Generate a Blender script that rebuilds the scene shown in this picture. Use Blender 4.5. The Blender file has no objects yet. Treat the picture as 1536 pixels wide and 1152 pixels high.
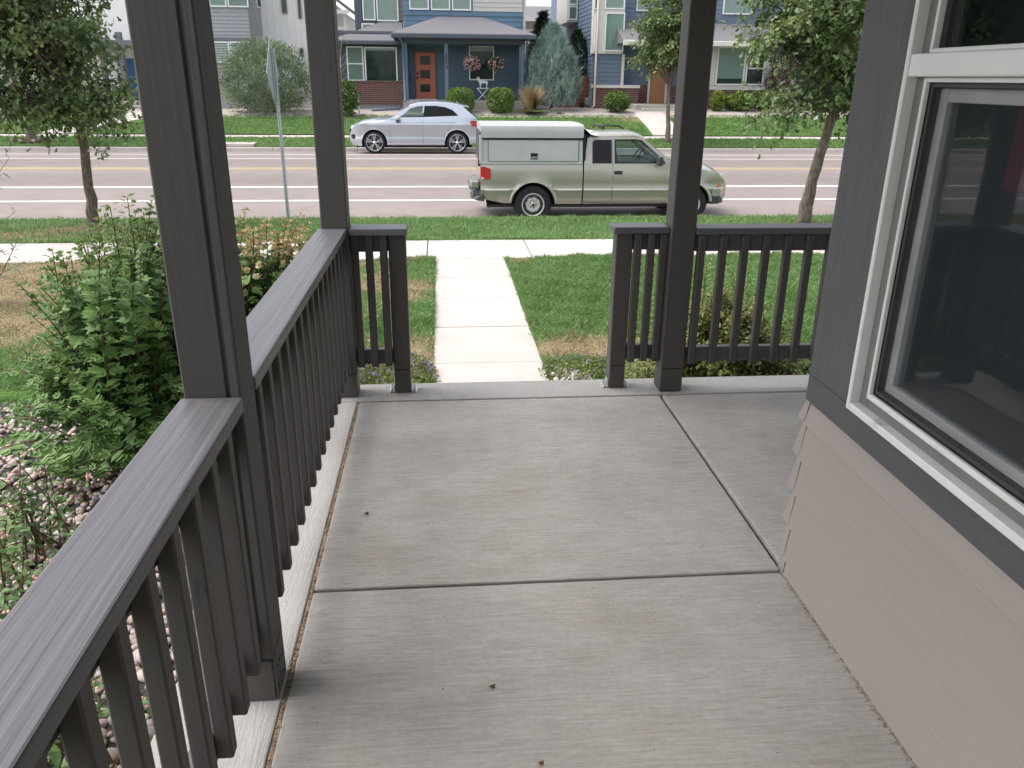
import bpy, math, random
import numpy as np
from mathutils import Vector, Matrix
from mathutils.geometry import tessellate_polygon

random.seed(7); RNG = np.random.default_rng(11)
sc = bpy.context.scene; C = sc.collection

# ------------------------------------------------------------------ camera, sky, sun, exposure
F_PX, YAW, PITCH, ROLL = 1191.7, math.radians(5.077), math.radians(21.03), math.radians(0.55)
CAM = Vector((0, 0, 1.6))
fw = Vector((math.sin(YAW)*math.cos(PITCH), math.cos(YAW)*math.cos(PITCH), -math.sin(PITCH)))
rt = Vector((math.cos(YAW), -math.sin(YAW), 0)); up = rt.cross(fw)
rt2 = rt*math.cos(ROLL)+up*math.sin(ROLL); up2 = -rt*math.sin(ROLL)+up*math.cos(ROLL)
cd = bpy.data.cameras.new('camera'); cam = bpy.data.objects.new('camera', cd); C.objects.link(cam)
cam.matrix_world = Matrix(((rt2.x, up2.x, -fw.x, 0), (rt2.y, up2.y, -fw.y, 0), (rt2.z, up2.z, -fw.z, 1.6), (0, 0, 0, 1)))
cd.sensor_fit = 'HORIZONTAL'; cd.sensor_width = 36; cd.lens = 36*F_PX/1536; cd.clip_start = .02; cd.clip_end = 3000
sc.camera = cam
SUN_EL, SUN_AZ = math.radians(58), math.radians(-88)          # azimuth measured from +y towards +x
w = bpy.data.worlds.new('World'); sc.world = w; w.use_nodes = True
nt = w.node_tree; bg = nt.nodes['Background']
sky = nt.nodes.new('ShaderNodeTexSky'); sky.sky_type = 'NISHITA'; sky.sun_disc = False
sky.sun_elevation = SUN_EL; sky.sun_rotation = SUN_AZ; sky.dust_density = 3; sky.air_density = 1.0
hs = nt.nodes.new('ShaderNodeHueSaturation'); hs.inputs['Saturation'].default_value = .34
nt.links.new(sky.outputs[0], hs.inputs['Color']); nt.links.new(hs.outputs[0], bg.inputs['Color'])
bg.inputs['Strength'].default_value = .15
sd = bpy.data.lights.new('sun', 'SUN'); sd.energy = 0.9; sd.angle = math.radians(35); sd.color = (1, .96, .9)
so = bpy.data.objects.new('sun', sd); C.objects.link(so)
sv = Vector((math.sin(SUN_AZ)*math.cos(SUN_EL), math.cos(SUN_AZ)*math.cos(SUN_EL), math.sin(SUN_EL)))
so.rotation_euler = sv.to_track_quat('Z', 'Y').to_euler(); so.location = (0, 10, 30)
sc.view_settings.view_transform = 'Standard'; sc.view_settings.look = 'None'
sc.view_settings.exposure = 1.3; sc.view_settings.gamma = 1
sc.cycles.use_denoising = True; sc.cycles.max_bounces = 8; sc.cycles.diffuse_bounces = 4; sc.cycles.transparent_max_bounces = 16

def at(px, py, Y):
    """point of the plane y = Y seen at a photograph pixel (survey of the place)"""
    d = rt2*(px-768)-up2*(py-576)+fw*F_PX
    return CAM+d*(Y/d.y)
def atz(px, py, Z):
    d = rt2*(px-768)-up2*(py-576)+fw*F_PX
    return CAM+d*((Z-1.6)/d.z)

# ------------------------------------------------------------------ mesh helpers
ORG = {}
class MB:
    def __init__(s): s.v = []; s.f = []; s.sm = []
    def add(s, vs, fs, smooth=False):
        n = len(s.v); s.v += [tuple(p) for p in vs]
        for f in fs: s.f.append(tuple(i+n for i in f)); s.sm.append(smooth)
        return s
    def box(s, x0, x1, y0, y1, z0, z1):
        return s.add([(x0,y0,z0),(x1,y0,z0),(x1,y1,z0),(x0,y1,z0),(x0,y0,z1),(x1,y0,z1),(x1,y1,z1),(x0,y1,z1)],
                     [(0,3,2,1),(4,5,6,7),(0,1,5,4),(1,2,6,5),(2,3,7,6),(3,0,4,7)])
    def obox(s, c, ax, ay, az):
        c, ax, ay, az = map(Vector, (c, ax, ay, az)); vs = []
        for k in (-1, 1):
            for (i, j) in ((-1,-1),(1,-1),(1,1),(-1,1)): vs.append(c+ax*i+ay*j+az*k)
        return s.add(vs, [(0,3,2,1),(4,5,6,7),(0,1,5,4),(1,2,6,5),(2,3,7,6),(3,0,4,7)])
    def prism(s, poly, d):
        """closed polygon of 3-D points pushed along d, with caps"""
        n = len(poly); p = [Vector(q) for q in poly]; d = Vector(d)
        tris = tessellate_polygon([p]); vs = p+[q+d for q in p]
        s.add(vs, [tuple(t) for t in tris]+[tuple(i+n for i in reversed(t)) for t in tris]+[(i, (i+1) % n, (i+1) % n+n, i+n) for i in range(n)])
        return s
    def plate(s, loops, d):
        """polygon with holes pushed along d"""
        L = [[Vector(q) for q in l] for l in loops]; flat = [q for l in L for q in l]; n = len(flat); d = Vector(d)
        tris = tessellate_polygon(L); fs = [tuple(t) for t in tris]+[tuple(i+n for i in reversed(t)) for t in tris]; o = 0
        for l in L:
            k = len(l)
            for i in range(k): fs.append((o+i, o+(i+1) % k, o+(i+1) % k+n, o+i+n))
            o += k
        return s.add(flat+[q+d for q in flat], fs)
    def tube(s, pts, rad, n=8, cap=True, smooth=True):
        pts = [Vector(p) for p in pts]; rad = rad if hasattr(rad, '__len__') else [rad]*len(pts); vs = []; fs = []
        for i, p in enumerate(pts):
            t = (pts[min(i+1, len(pts)-1)]-pts[max(i-1, 0)]).normalized()
            a = t.cross(Vector((0, 0, 1)) if abs(t.z) < .9 else Vector((1, 0, 0))).normalized(); b = t.cross(a)
            for k in range(n):
                q = 2*math.pi*k/n; vs.append(p+(a*math.cos(q)+b*math.sin(q))*rad[i])
        for i in range(len(pts)-1):
            for k in range(n): fs.append((i*n+k, i*n+(k+1) % n, (i+1)*n+(k+1) % n, (i+1)*n+k))
        s.add(vs, fs, smooth)
        if cap:
            m = len(s.v)-len(vs)
            s.f.append(tuple(m+k for k in reversed(range(n)))); s.sm.append(False)
            s.f.append(tuple(m+(len(pts)-1)*n+k for k in range(n))); s.sm.append(False)
        return s
    def lathe(s, prof, c, axis='z', n=24, smooth=True):
        """profile of (radius, height) turned about an axis through c"""
        vs = []; fs = []; c = Vector(c)
        for r, h in prof:
            for k in range(n):
                q = 2*math.pi*k/n; a, b = r*math.cos(q), r*math.sin(q)
                vs.append(c+Vector({'z': (a, b, h), 'y': (a, h, b), 'x': (h, a, b)}[axis]))
        for i in range(len(prof)-1):
            for k in range(n): fs.append((i*n+k, i*n+(k+1) % n, (i+1)*n+(k+1) % n, (i+1)*n+k))
        return s.add(vs, fs, smooth)
    def build(s, name, m, parent=None, bevel=0, kind=None, label=None, org=None, seg=1):
        me = bpy.data.meshes.new(name); o = bpy.data.objects.new(name, me); C.objects.link(o)
        if parent is not None:
            o.parent = parent; org = ORG.get(parent.name, Vector((0,0,0))); ORG[o.name] = org
        elif org is not None:
            org = Vector(org); o.location = org; ORG[o.name] = org
        else: org = Vector((0,0,0)); ORG[o.name] = org
        me.from_pydata([Vector(p)-org for p in s.v], [], s.f)
        me.polygons.foreach_set('use_smooth', s.sm)
        import bmesh
        b = bmesh.new(); b.from_mesh(me); bmesh.ops.recalc_face_normals(b, faces=b.faces); b.to_mesh(me); b.free()
        if m is not None: me.materials.append(m)
        if bevel:
            q = o.modifiers.new('bevel', 'BEVEL'); q.width = bevel; q.segments = seg; q.limit_method = 'ANGLE'; q.angle_limit = math.radians(40)
        if kind: o['kind'] = kind
        if label: o['label'] = label
        return o
def tag(o, label, cat, group=None, kind=None):
    o['label'] = label; o['category'] = cat
    if group: o['group'] = group
    if kind: o['kind'] = kind
    return o
def thing(name, loc, label, cat, group=None):
    o = bpy.data.objects.new(name, None); C.objects.link(o); o.location = loc; o.empty_display_size = .2
    ORG[o.name] = Vector(loc); return tag(o, label, cat, group)
def copy_tree(o, parent=None, loc=None):
    c = o.copy(); C.objects.link(c); c.parent = parent
    if loc is not None: c.location = loc
    for ch in list(o.children): copy_tree(ch, c)
    return c

def scatter(name, tmpl, P, N, D, S, m, parent=None, kind='stuff', extra=None, org=None):
    """many small copies of a template: P places, N normals, D directions, S sizes (arrays)"""
    tv, tf = np.array(tmpl[0], float), np.array(tmpl[1], int)
    P = np.asarray(P, float); N = np.asarray(N, float); D = np.asarray(D, float); S = np.asarray(S, float); n = len(P)
    D = D/np.maximum(np.linalg.norm(D, axis=1, keepdims=True), 1e-9)
    N = N-D*np.sum(N*D, 1, keepdims=True); N /= np.maximum(np.linalg.norm(N, axis=1, keepdims=True), 1e-9)
    X = np.cross(D, N)
    if S.ndim == 1: S = np.repeat(S[:, None], 3, 1)
    V = (P[:, None]+X[:, None]*(tv[None, :, 0:1]*S[:, None, 0:1])+D[:, None]*(tv[None, :, 1:2]*S[:, None, 1:2])+N[:, None]*(tv[None, :, 2:3]*S[:, None, 2:3])).reshape(-1, 3)
    if parent is not None: org = ORG.get(parent.name, Vector((0,0,0)))
    if org is not None: V = V-np.array(org)
    Fc = (tf[None]+(np.arange(n)*len(tv))[:, None, None]).reshape(-1, tf.shape[1]); k = tf.shape[1]
    me = bpy.data.meshes.new(name); me.vertices.add(len(V)); me.vertices.foreach_set('co', V.astype(np.float32).ravel())
    me.loops.add(Fc.size); me.loops.foreach_set('vertex_index', Fc.astype(np.int32).ravel())
    me.polygons.add(len(Fc)); me.polygons.foreach_set('loop_start', np.arange(0, Fc.size, k, dtype=np.int32))
    ms = m if isinstance(m, (list, tuple)) else [m]
    for q in ms: me.materials.append(q)
    if extra is not None: me.polygons.foreach_set('material_index', np.repeat(np.asarray(extra, np.int32), len(tf)))
    me.update(calc_edges=True)
    o = bpy.data.objects.new(name, me); C.objects.link(o)
    if parent is not None: o.parent = parent; ORG[o.name] = ORG.get(parent.name, Vector((0,0,0)))
    elif org is not None: o.location = org
    if kind: o['kind'] = kind
    return o

# ------------------------------------------------------------------ materials
M = {}
def mat(name, col, rough=.6, var=.15, scale=6, bump=0, bscale=60, metal=0, spec=.4, coat=0, stretch=(1,1,1), col2=None, detail=4, dirt=None, bdist=.01):
    m = bpy.data.materials.new(name); m.use_nodes = True; nt = m.node_tree; N = nt.nodes; L = nt.links; b = N['Principled BSDF']
    b.inputs['Roughness'].default_value = rough; b.inputs['Metallic'].default_value = metal
    b.inputs['Specular IOR Level'].default_value = spec; b.inputs['Coat Weight'].default_value = coat; b.inputs['Coat Roughness'].default_value = .08
    g = N.new('ShaderNodeNewGeometry'); mp = N.new('ShaderNodeMapping'); mp.inputs['Scale'].default_value = stretch
    L.new(g.outputs['Position'], mp.inputs['Vector'])
    t = N.new('ShaderNodeTexNoise'); t.inputs['Scale'].default_value = scale; t.inputs['Detail'].default_value = detail; t.inputs['Roughness'].default_value = .6
    L.new(mp.outputs[0], t.inputs['Vector'])
    r = N.new('ShaderNodeValToRGB'); r.color_ramp.elements[0].position = .3; r.color_ramp.elements[1].position = .7
    c2 = col2 or tuple(min(1, c*(1+var)) for c in col)
    r.color_ramp.elements[0].color = (*(tuple(c*(1-var) for c in col) if col2 is None else col), 1); r.color_ramp.elements[1].color = (*c2, 1)
    L.new(t.outputs['Fac'], r.inputs['Fac']); out = r.outputs['Color']
    if dirt:
        dcol, dsc, dlo, dhi = dirt
        t2 = N.new('ShaderNodeTexNoise'); t2.inputs['Scale'].default_value = dsc; t2.inputs['Detail'].default_value = 6; t2.inputs['Roughness'].default_value = .65
        L.new(mp.outputs[0], t2.inputs['Vector'])
        mr = N.new('ShaderNodeMapRange'); mr.inputs['From Min'].default_value = dlo; mr.inputs['From Max'].default_value = dhi; L.new(t2.outputs['Fac'], mr.inputs['Value'])
        mx = N.new('ShaderNodeMix'); mx.data_type = 'RGBA'; L.new(mr.outputs[0], mx.inputs['Factor']); L.new(out, mx.inputs[6]); mx.inputs[7].default_value = (*dcol, 1); out = mx.outputs[2]
    L.new(out, b.inputs['Base Color'])
    if bump:
        t3 = N.new('ShaderNodeTexNoise'); t3.inputs['Scale'].default_value = bscale; t3.inputs['Detail'].default_value = 5; L.new(mp.outputs[0], t3.inputs['Vector'])
        bp = N.new('ShaderNodeBump'); bp.inputs['Strength'].default_value = bump; bp.inputs['Distance'].default_value = bdist; L.new(t3.outputs['Fac'], bp.inputs['Height']); L.new(bp.outputs[0], b.inputs['Normal'])
    M[name] = m; return m
def leafmat(name, c0, c1, c2, transl=.3, rough=.45, clump=2.0):
    m = bpy.data.materials.new(name); m.use_nodes = True; nt = m.node_tree; N = nt.nodes; L = nt.links; b = N['Principled BSDF']
    b.inputs['Roughness'].default_value = rough; b.inputs['Specular IOR Level'].default_value = .35
    g = N.new('ShaderNodeNewGeometry'); oi = N.new('ShaderNodeObjectInfo')
    ad = N.new('ShaderNodeMath'); ad.operation = 'ADD'; L.new(g.outputs['Random Per Island'], ad.inputs[0]); L.new(oi.outputs['Random'], ad.inputs[1])
    fr = N.new('ShaderNodeMath'); fr.operation = 'FRACT'; L.new(ad.outputs[0], fr.inputs[0])
    t = N.new('ShaderNodeTexNoise'); t.inputs['Scale'].default_value = clump; t.inputs['Detail'].default_value = 2; L.new(g.outputs['Position'], t.inputs['Vector'])
    mx = N.new('ShaderNodeMath'); mx.operation = 'MULTIPLY_ADD'; L.new(fr.outputs[0], mx.inputs[0]); mx.inputs[1].default_value = .55
    ms = N.new('ShaderNodeMath'); ms.operation = 'MULTIPLY_ADD'; L.new(t.outputs['Fac'], ms.inputs[0]); ms.inputs[1].default_value = 1.1; ms.inputs[2].default_value = -.33
    L.new(ms.outputs[0], mx.inputs[2])
    r = N.new('ShaderNodeValToRGB'); e = r.color_ramp.elements; e[0].position = .1; e[0].color = (*c0, 1); e[1].position = .95; e[1].color = (*c2, 1)
    q = e.new(.5); q.color = (*c1, 1); L.new(mx.outputs[0], r.inputs['Fac']); L.new(r.outputs[0], b.inputs['Base Color'])
    tr = N.new('ShaderNodeBsdfTranslucent'); L.new(r.outputs[0], tr.inputs['Color']); mi = N.new('ShaderNodeMixShader'); mi.inputs[0].default_value = transl
    L.new(b.outputs[0], mi.inputs[1]); L.new(tr.outputs[0], mi.inputs[2]); L.new(mi.outputs[0], N['Material Output'].inputs['Surface'])
    M[name] = m; return m
def glassmat(name, tint=(.6,.65,.65), refl=1.0, ior=1.52):
    m = bpy.data.materials.new(name); m.use_nodes = True; nt = m.node_tree; N = nt.nodes; L = nt.links; N.remove(N['Principled BSDF'])
    f = N.new('ShaderNodeFresnel'); gb = N.new('ShaderNodeNewGeometry'); mr = N.new('ShaderNodeMapRange'); mr.inputs['To Min'].default_value = ior; mr.inputs['To Max'].default_value = 1/ior; L.new(gb.outputs['Backfacing'], mr.inputs['Value']); L.new(mr.outputs[0], f.inputs['IOR'])
    k = N.new('ShaderNodeMath'); k.operation = 'MULTIPLY'; k.inputs[1].default_value = 1.05*refl; k.use_clamp = True; L.new(f.outputs[0], k.inputs[0])
    tr = N.new('ShaderNodeBsdfTransparent'); tr.inputs['Color'].default_value = (*tint, 1); gl = N.new('ShaderNodeBsdfGlossy'); gl.inputs['Roughness'].default_value = .015
    mi = N.new('ShaderNodeMixShader'); L.new(k.outputs[0], mi.inputs[0]); L.new(tr.outputs[0], mi.inputs[1]); L.new(gl.outputs[0], mi.inputs[2]); L.new(mi.outputs[0], N['Material Output'].inputs['Surface'])
    M[name] = m; return m
def woodmat(name, col, axis, rough=.5, grain=.25, bump=.5, chips=0):
    """painted timber: grain runs along one axis"""
    st = {'x': (1.0, 30, 30), 'y': (30, 1.0, 30), 'z': (30, 30, 1.0)}[axis]
    m = mat(name, col, rough=rough, var=grain*.16, scale=1.0, stretch=st, bump=bump, bscale=1.6, spec=.4, dirt=(tuple(c*(1-grain) for c in col), .5, .60, .85))
    if chips:
        nt = m.node_tree; N = nt.nodes; L = nt.links; b = N['Principled BSDF']; src = b.inputs['Base Color'].links[0].from_socket; g = N.new('ShaderNodeNewGeometry'); mp = N.new('ShaderNodeMapping'); mp.inputs['Scale'].default_value = {'x': (7, 20, 20), 'y': (20, 7, 20), 'z': (20, 20, 7)}[axis]; L.new(g.outputs['Position'], mp.inputs[0])
        t = N.new('ShaderNodeTexNoise'); t.inputs['Scale'].default_value = 1; t.inputs['Detail'].default_value = 3; L.new(mp.outputs[0], t.inputs['Vector']); mr = N.new('ShaderNodeMapRange'); mr.inputs['From Min'].default_value = .70; mr.inputs['From Max'].default_value = .73; mr.inputs['To Max'].default_value = chips; L.new(t.outputs['Fac'], mr.inputs['Value'])
        mx = N.new('ShaderNodeMix'); mx.data_type = 'RGBA'; L.new(mr.outputs[0], mx.inputs['Factor']); L.new(src, mx.inputs[6]); mx.inputs[7].default_value = (.03, .028, .03, 1); L.new(mx.outputs[2], b.inputs['Base Color'])
    return m
SKYLIT_GREY = (.112, .107, .118)  # bluish sky light on the caps put into the paint; uprights are darker
woodmat('paint_along_y', SKYLIT_GREY, 'y', rough=.42, bump=.42, grain=.34, chips=.85); woodmat('paint_along_x', SKYLIT_GREY, 'x', rough=.45, bump=.2); woodmat('paint_upright', (.074, .067, .063), 'z', rough=.55, bump=.14, grain=.14, chips=.5)
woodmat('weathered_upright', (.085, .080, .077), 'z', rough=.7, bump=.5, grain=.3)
mat('trim_upright', (.090, .090, .092), rough=.65, var=.12, scale=5, stretch=(4, 4, .6), bump=.5, bscale=16, detail=6); mat('trim_along_y', (.085, .086, .088), rough=.65, var=.08, scale=5, stretch=(4, .6, 4), bump=.3, bscale=16)
woodmat('siding_taupe', (.33, .288, .262), 'y', rough=.6, bump=.25, grain=.10)
woodmat('siding_taupe_x', (.33, .288, .262), 'x', rough=.6, bump=.25, grain=.10)
mat('vinyl', (.72, .715, .70), rough=.35, var=.06, scale=3, dirt=((.35,.33,.28), 9, .62, .8)); mat('vinyl_grey', (.17, .175, .16), rough=.45, var=.08, dirt=((.16,.15,.12), 14, .58, .8)); mat('sash', (.34, .33, .32), rough=.5, var=.15)
mat('dark_gap', (.05, .05, .05), rough=.6); mat('interior', (.15, .17, .19), rough=.8, var=.2, scale=2); mat('red_cloth', (.15, .013, .018), rough=.8)
mat('black', (.012, .012, .013), rough=.5); mat('rubber', (.018, .018, .02), rough=.85, var=.3, scale=20); mat('void', (.004, .004, .004), rough=1, var=0)
mat('steel', (.62, .63, .64), rough=.32, metal=1, var=.15, scale=60); mat('galvanised', (.45, .50, .53), rough=.42, metal=.7, var=.2, scale=30); mat('sign_back', (.42, .43, .44), rough=.45, metal=.4, var=.1)
mat('white_paint', (.72, .72, .70), rough=.5, var=.05); mat('line_white', (.66, .64, .62), rough=.7, var=.08, scale=12); mat('line_yellow', (.58, .43, .20), rough=.7, var=.1, scale=12)
mat('expansion_felt', (.24, .18, .12), rough=.95, var=.45, scale=40, bump=.8)
glassmat('window_glass', (.74, .78, .80), refl=.95); glassmat('far_glass', (.80, .86, .84), refl=.8); glassmat('car_glass', (.72, .78, .76), refl=.7); glassmat('privacy_glass', (.16, .17, .19), refl=.75)

m = bpy.data.materials.new('screen'); m.use_nodes = True; n_ = m.node_tree; bs = n_.nodes['Principled BSDF']; bs.inputs['Base Color'].default_value = (.10, .115, .13, 1); bs.inputs['Roughness'].default_value = .8
tr_ = n_.nodes.new('ShaderNodeBsdfTransparent'); mx_ = n_.nodes.new('ShaderNodeMixShader'); mx_.inputs[0].default_value = .07; n_.links.new(tr_.outputs[0], mx_.inputs[1]); n_.links.new(bs.outputs[0], mx_.inputs[2]); n_.links.new(mx_.outputs[0], n_.nodes['Material Output'].inputs['Surface']); M['screen'] = m
def concrete(name, c0, c1, broom=None, spk=.12, strk=0, stain=0):
    m = bpy.data.materials.new(name); m.use_nodes = True; nt = m.node_tree; N = nt.nodes; L = nt.links; b = N['Principled BSDF']; b.inputs['Roughness'].default_value = .82; b.inputs['Specular IOR Level'].default_value = .25
    g = N.new('ShaderNodeNewGeometry'); oi = N.new('ShaderNodeObjectInfo')
    def noise(sc_, st=(1,1,1), det=5, ro=.6):
        mp = N.new('ShaderNodeMapping'); mp.inputs['Scale'].default_value = st; L.new(g.outputs['Position'], mp.inputs[0])
        t = N.new('ShaderNodeTexNoise'); t.inputs['Scale'].default_value = sc_; t.inputs['Detail'].default_value = det; t.inputs['Roughness'].default_value = ro; L.new(mp.outputs[0], t.inputs['Vector']); return t.outputs['Fac']
    def ma(op, a, bb, cl=False):
        n = N.new('ShaderNodeMath'); n.operation = op; n.use_clamp = cl
        for i, q in enumerate((a, bb)):
            if isinstance(q, (int, float)): n.inputs[i].default_value = q
            else: L.new(q, n.inputs[i])
        return n.outputs[0]
    fac = ma('ADD', ma('MULTIPLY', noise(1.3), .9), ma('MULTIPLY', noise(55, det=2), spk*2)); fac = ma('ADD', fac, ma('MULTIPLY', noise(7, det=6, ro=.7), .35)); fac = ma('SUBTRACT', fac, .15+spk)
    hgt = noise(90, det=3)
    if broom:
        st = {'x': (9, 130, 1), 'y': (130, 9, 1)}[broom]; bl = noise(1.0, st, det=3, ro=.7)
        st2 = {'x': (3.0, 70, 1), 'y': (70, 3.0, 1)}[broom]; bl2 = noise(1.0, st2, det=4, ro=.7)
        fac = ma('ADD', fac, ma('MULTIPLY', ma('SUBTRACT', bl, .5), strk)); fac = ma('ADD', fac, ma('MULTIPLY', ma('SUBTRACT', bl2, .5), strk*.55)); hgt = ma('ADD', ma('MULTIPLY', hgt, .3), bl)
    fac = ma('ADD', fac, ma('MULTIPLY', ma('SUBTRACT', oi.outputs['Random'], .5), .18), True)
    r = N.new('ShaderNodeValToRGB'); r.color_ramp.elements[0].position = .15; r.color_ramp.elements[1].position = .85; r.color_ramp.elements[0].color = (*c0, 1); r.color_ramp.elements[1].color = (*c1, 1)
    L.new(fac, r.inputs[0]); out = r.outputs[0]
    if stain:
        for sc_, lo, hi, col, amt in ((1.7, .50, .72, (.62, .53, .43), .75), (4.5, .55, .75, (.60, .56, .50), .6), (26, .66, .74, (.45, .38, .31), .75), (120, .70, .76, (.35, .30, .26), .7)):
            mr = N.new('ShaderNodeMapRange'); mr.inputs['From Min'].default_value = lo; mr.inputs['From Max'].default_value = hi; mr.inputs['To Max'].default_value = amt*stain; L.new(noise(sc_, (1, 1.6, 1) if sc_ < 10 else (1, 1, 1), det=6, ro=.7), mr.inputs['Value'])
            mm = N.new('ShaderNodeMix'); mm.data_type = 'RGBA'; mm.blend_type = 'MULTIPLY'; L.new(mr.outputs[0], mm.inputs['Factor']); L.new(out, mm.inputs[6]); mm.inputs[7].default_value = (*col, 1); out = mm.outputs[2]
    L.new(out, b.inputs['Base Color'])
    bp = N.new('ShaderNodeBump'); bp.inputs['Strength'].default_value = .8; bp.inputs['Distance'].default_value = .005; L.new(hgt, bp.inputs['Height']); L.new(bp.outputs[0], b.inputs['Normal'])
    M[name] = m; return m
concrete('porch_concrete', (.275, .256, .237), (.465, .442, .42), broom='x', strk=.85, spk=.2, stain=.42); concrete('border_concrete', (.27, .26, .25), (.39, .377, .363), broom='y', strk=.35, stain=.4)
concrete('walk_concrete', (.44, .395, .365), (.54, .49, .46), spk=.07, stain=.18); concrete('kerb_concrete', (.46, .42, .39), (.58, .53, .49), spk=.08, stain=.3); concrete('stoop_concrete', (.33, .31, .28), (.45, .42, .38))
concrete('asphalt', (.23, .192, .176), (.305, .262, .243), broom='x', strk=.3, spk=.22, stain=.22)
mat('soil', (.07, .055, .04), rough=1, var=.4, scale=20, bump=1); mat('far_ground', (.09, .12, .05), rough=1, var=.4, scale=3)
mat('pink_gravel', (.23, .19, .165), rough=.95, var=.55, scale=28, bump=1, bscale=30, detail=6, col2=(.52, .46, .42)); mat('gravel_floor', (.05, .045, .04), rough=1, var=.5, scale=40, bump=1)

def lawnmat(name):
    m = bpy.data.materials.new(name); m.use_nodes = True; nt = m.node_tree; N = nt.nodes; L = nt.links; b = N['Principled BSDF']; b.inputs['Roughness'].default_value = .95; b.inputs['Specular IOR Level'].default_value = .1
    g = N.new('ShaderNodeNewGeometry'); a = N.new('ShaderNodeAttribute'); a.attribute_name = 'dry'
    t = N.new('ShaderNodeTexNoise'); t.inputs['Scale'].default_value = 14; t.inputs['Detail'].default_value = 8; t.inputs['Roughness'].default_value = .75; L.new(g.outputs['Position'], t.inputs['Vector'])
    def ramp(c0, c1):
        r = N.new('ShaderNodeValToRGB'); r.color_ramp.elements[0].position = .32; r.color_ramp.elements[1].position = .68; r.color_ramp.elements[0].color = (*c0, 1); r.color_ramp.elements[1].color = (*c1, 1); L.new(t.outputs['Fac'], r.inputs[0]); return r.outputs[0]
    mx = N.new('ShaderNodeMix'); mx.data_type = 'RGBA'; L.new(a.outputs['Fac'], mx.inputs['Factor']); L.new(ramp((.06, .12, .028), (.11, .20, .05)), mx.inputs[6]); L.new(ramp((.20, .15, .085), (.38, .30, .19)), mx.inputs[7])
    L.new(mx.outputs[2], b.inputs['Base Color'])
    bp = N.new('ShaderNodeBump'); bp.inputs['Strength'].default_value = 1; bp.inputs['Distance'].default_value = .03; t2 = N.new('ShaderNodeTexNoise'); t2.inputs['Scale'].default_value = 60; L.new(g.outputs['Position'], t2.inputs['Vector']); L.new(t2.outputs['Fac'], bp.inputs['Height']); L.new(bp.outputs[0], b.inputs['Normal'])
    M[name] = m
lawnmat('lawn')
leafmat('grass_green', (.095, .18, .045), (.145, .255, .075), (.22, .335, .12), transl=.35, clump=.9)
leafmat('grass_dry', (.24, .17, .085), (.38, .29, .17), (.50, .41, .27), transl=.2, clump=1.5)
leafmat('oak_leaf', (.065, .11, .036), (.13, .195, .066), (.28, .31, .11), transl=.25, clump=1.3)
leafmat('oak_leaf_pale', (.11, .16, .07), (.19, .25, .12), (.30, .35, .19), transl=.25, clump=2)
leafmat('viburnum_leaf', (.085, .165, .04), (.145, .26, .075), (.24, .37, .125), transl=.32, rough=.5, clump=3); leafmat('young_leaf', (.08, .16, .03), (.13, .21, .045), (.24, .25, .06), transl=.35)
leafmat('copper_leaf', (.22, .22, .06), (.42, .30, .12), (.52, .38, .22), transl=.3); leafmat('rose_leaf', (.07, .14, .04), (.12, .21, .065), (.20, .29, .10), transl=.3)
leafmat('silver_leaf', (.11, .155, .085), (.19, .25, .14), (.31, .365, .22), transl=.25, clump=1); leafmat('juniper', (.14, .22, .19), (.25, .345, .305), (.42, .52, .47), transl=.1, clump=1)
leafmat('dark_conifer', (.014, .03, .016), (.028, .052, .028), (.05, .08, .04), transl=.08); leafmat('boxwood', (.05, .10, .018), (.14, .22, .04), (.30, .38, .10), transl=.25, clump=9)
leafmat('shrub_leaf', (.035, .08, .02), (.07, .14, .03), (.15, .22, .05), transl=.25); leafmat('lime_leaf', (.12, .18, .02), (.22, .28, .04), (.38, .40, .08), transl=.3)
leafmat('purple_leaf', (.045, .018, .024), (.09, .03, .038), (.15, .055, .06), transl=.2); leafmat('spirea_leaf', (.07, .12, .03), (.16, .21, .055), (.34, .34, .13), transl=.3, clump=3)
leafmat('petal_pink', (.60, .22, .32), (.75, .42, .48), (.85, .68, .62), transl=.3, clump=8); leafmat('petal_purple', (.26, .18, .38), (.36, .26, .48), (.50, .42, .60), transl=.3, clump=8)
leafmat('willow_leaf', (.18, .23, .15), (.28, .33, .22), (.38, .42, .30), transl=.3)
mat('bark', (.05, .038, .03), rough=.95, var=.5, scale=14, stretch=(2.2,2.2,.6), bump=1, bscale=16, col2=(.26, .215, .18), detail=7, bdist=.03); mat('stem', (.12, .085, .04), rough=.8, var=.3); mat('red_stem', (.20, .085, .03), rough=.6)

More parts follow.
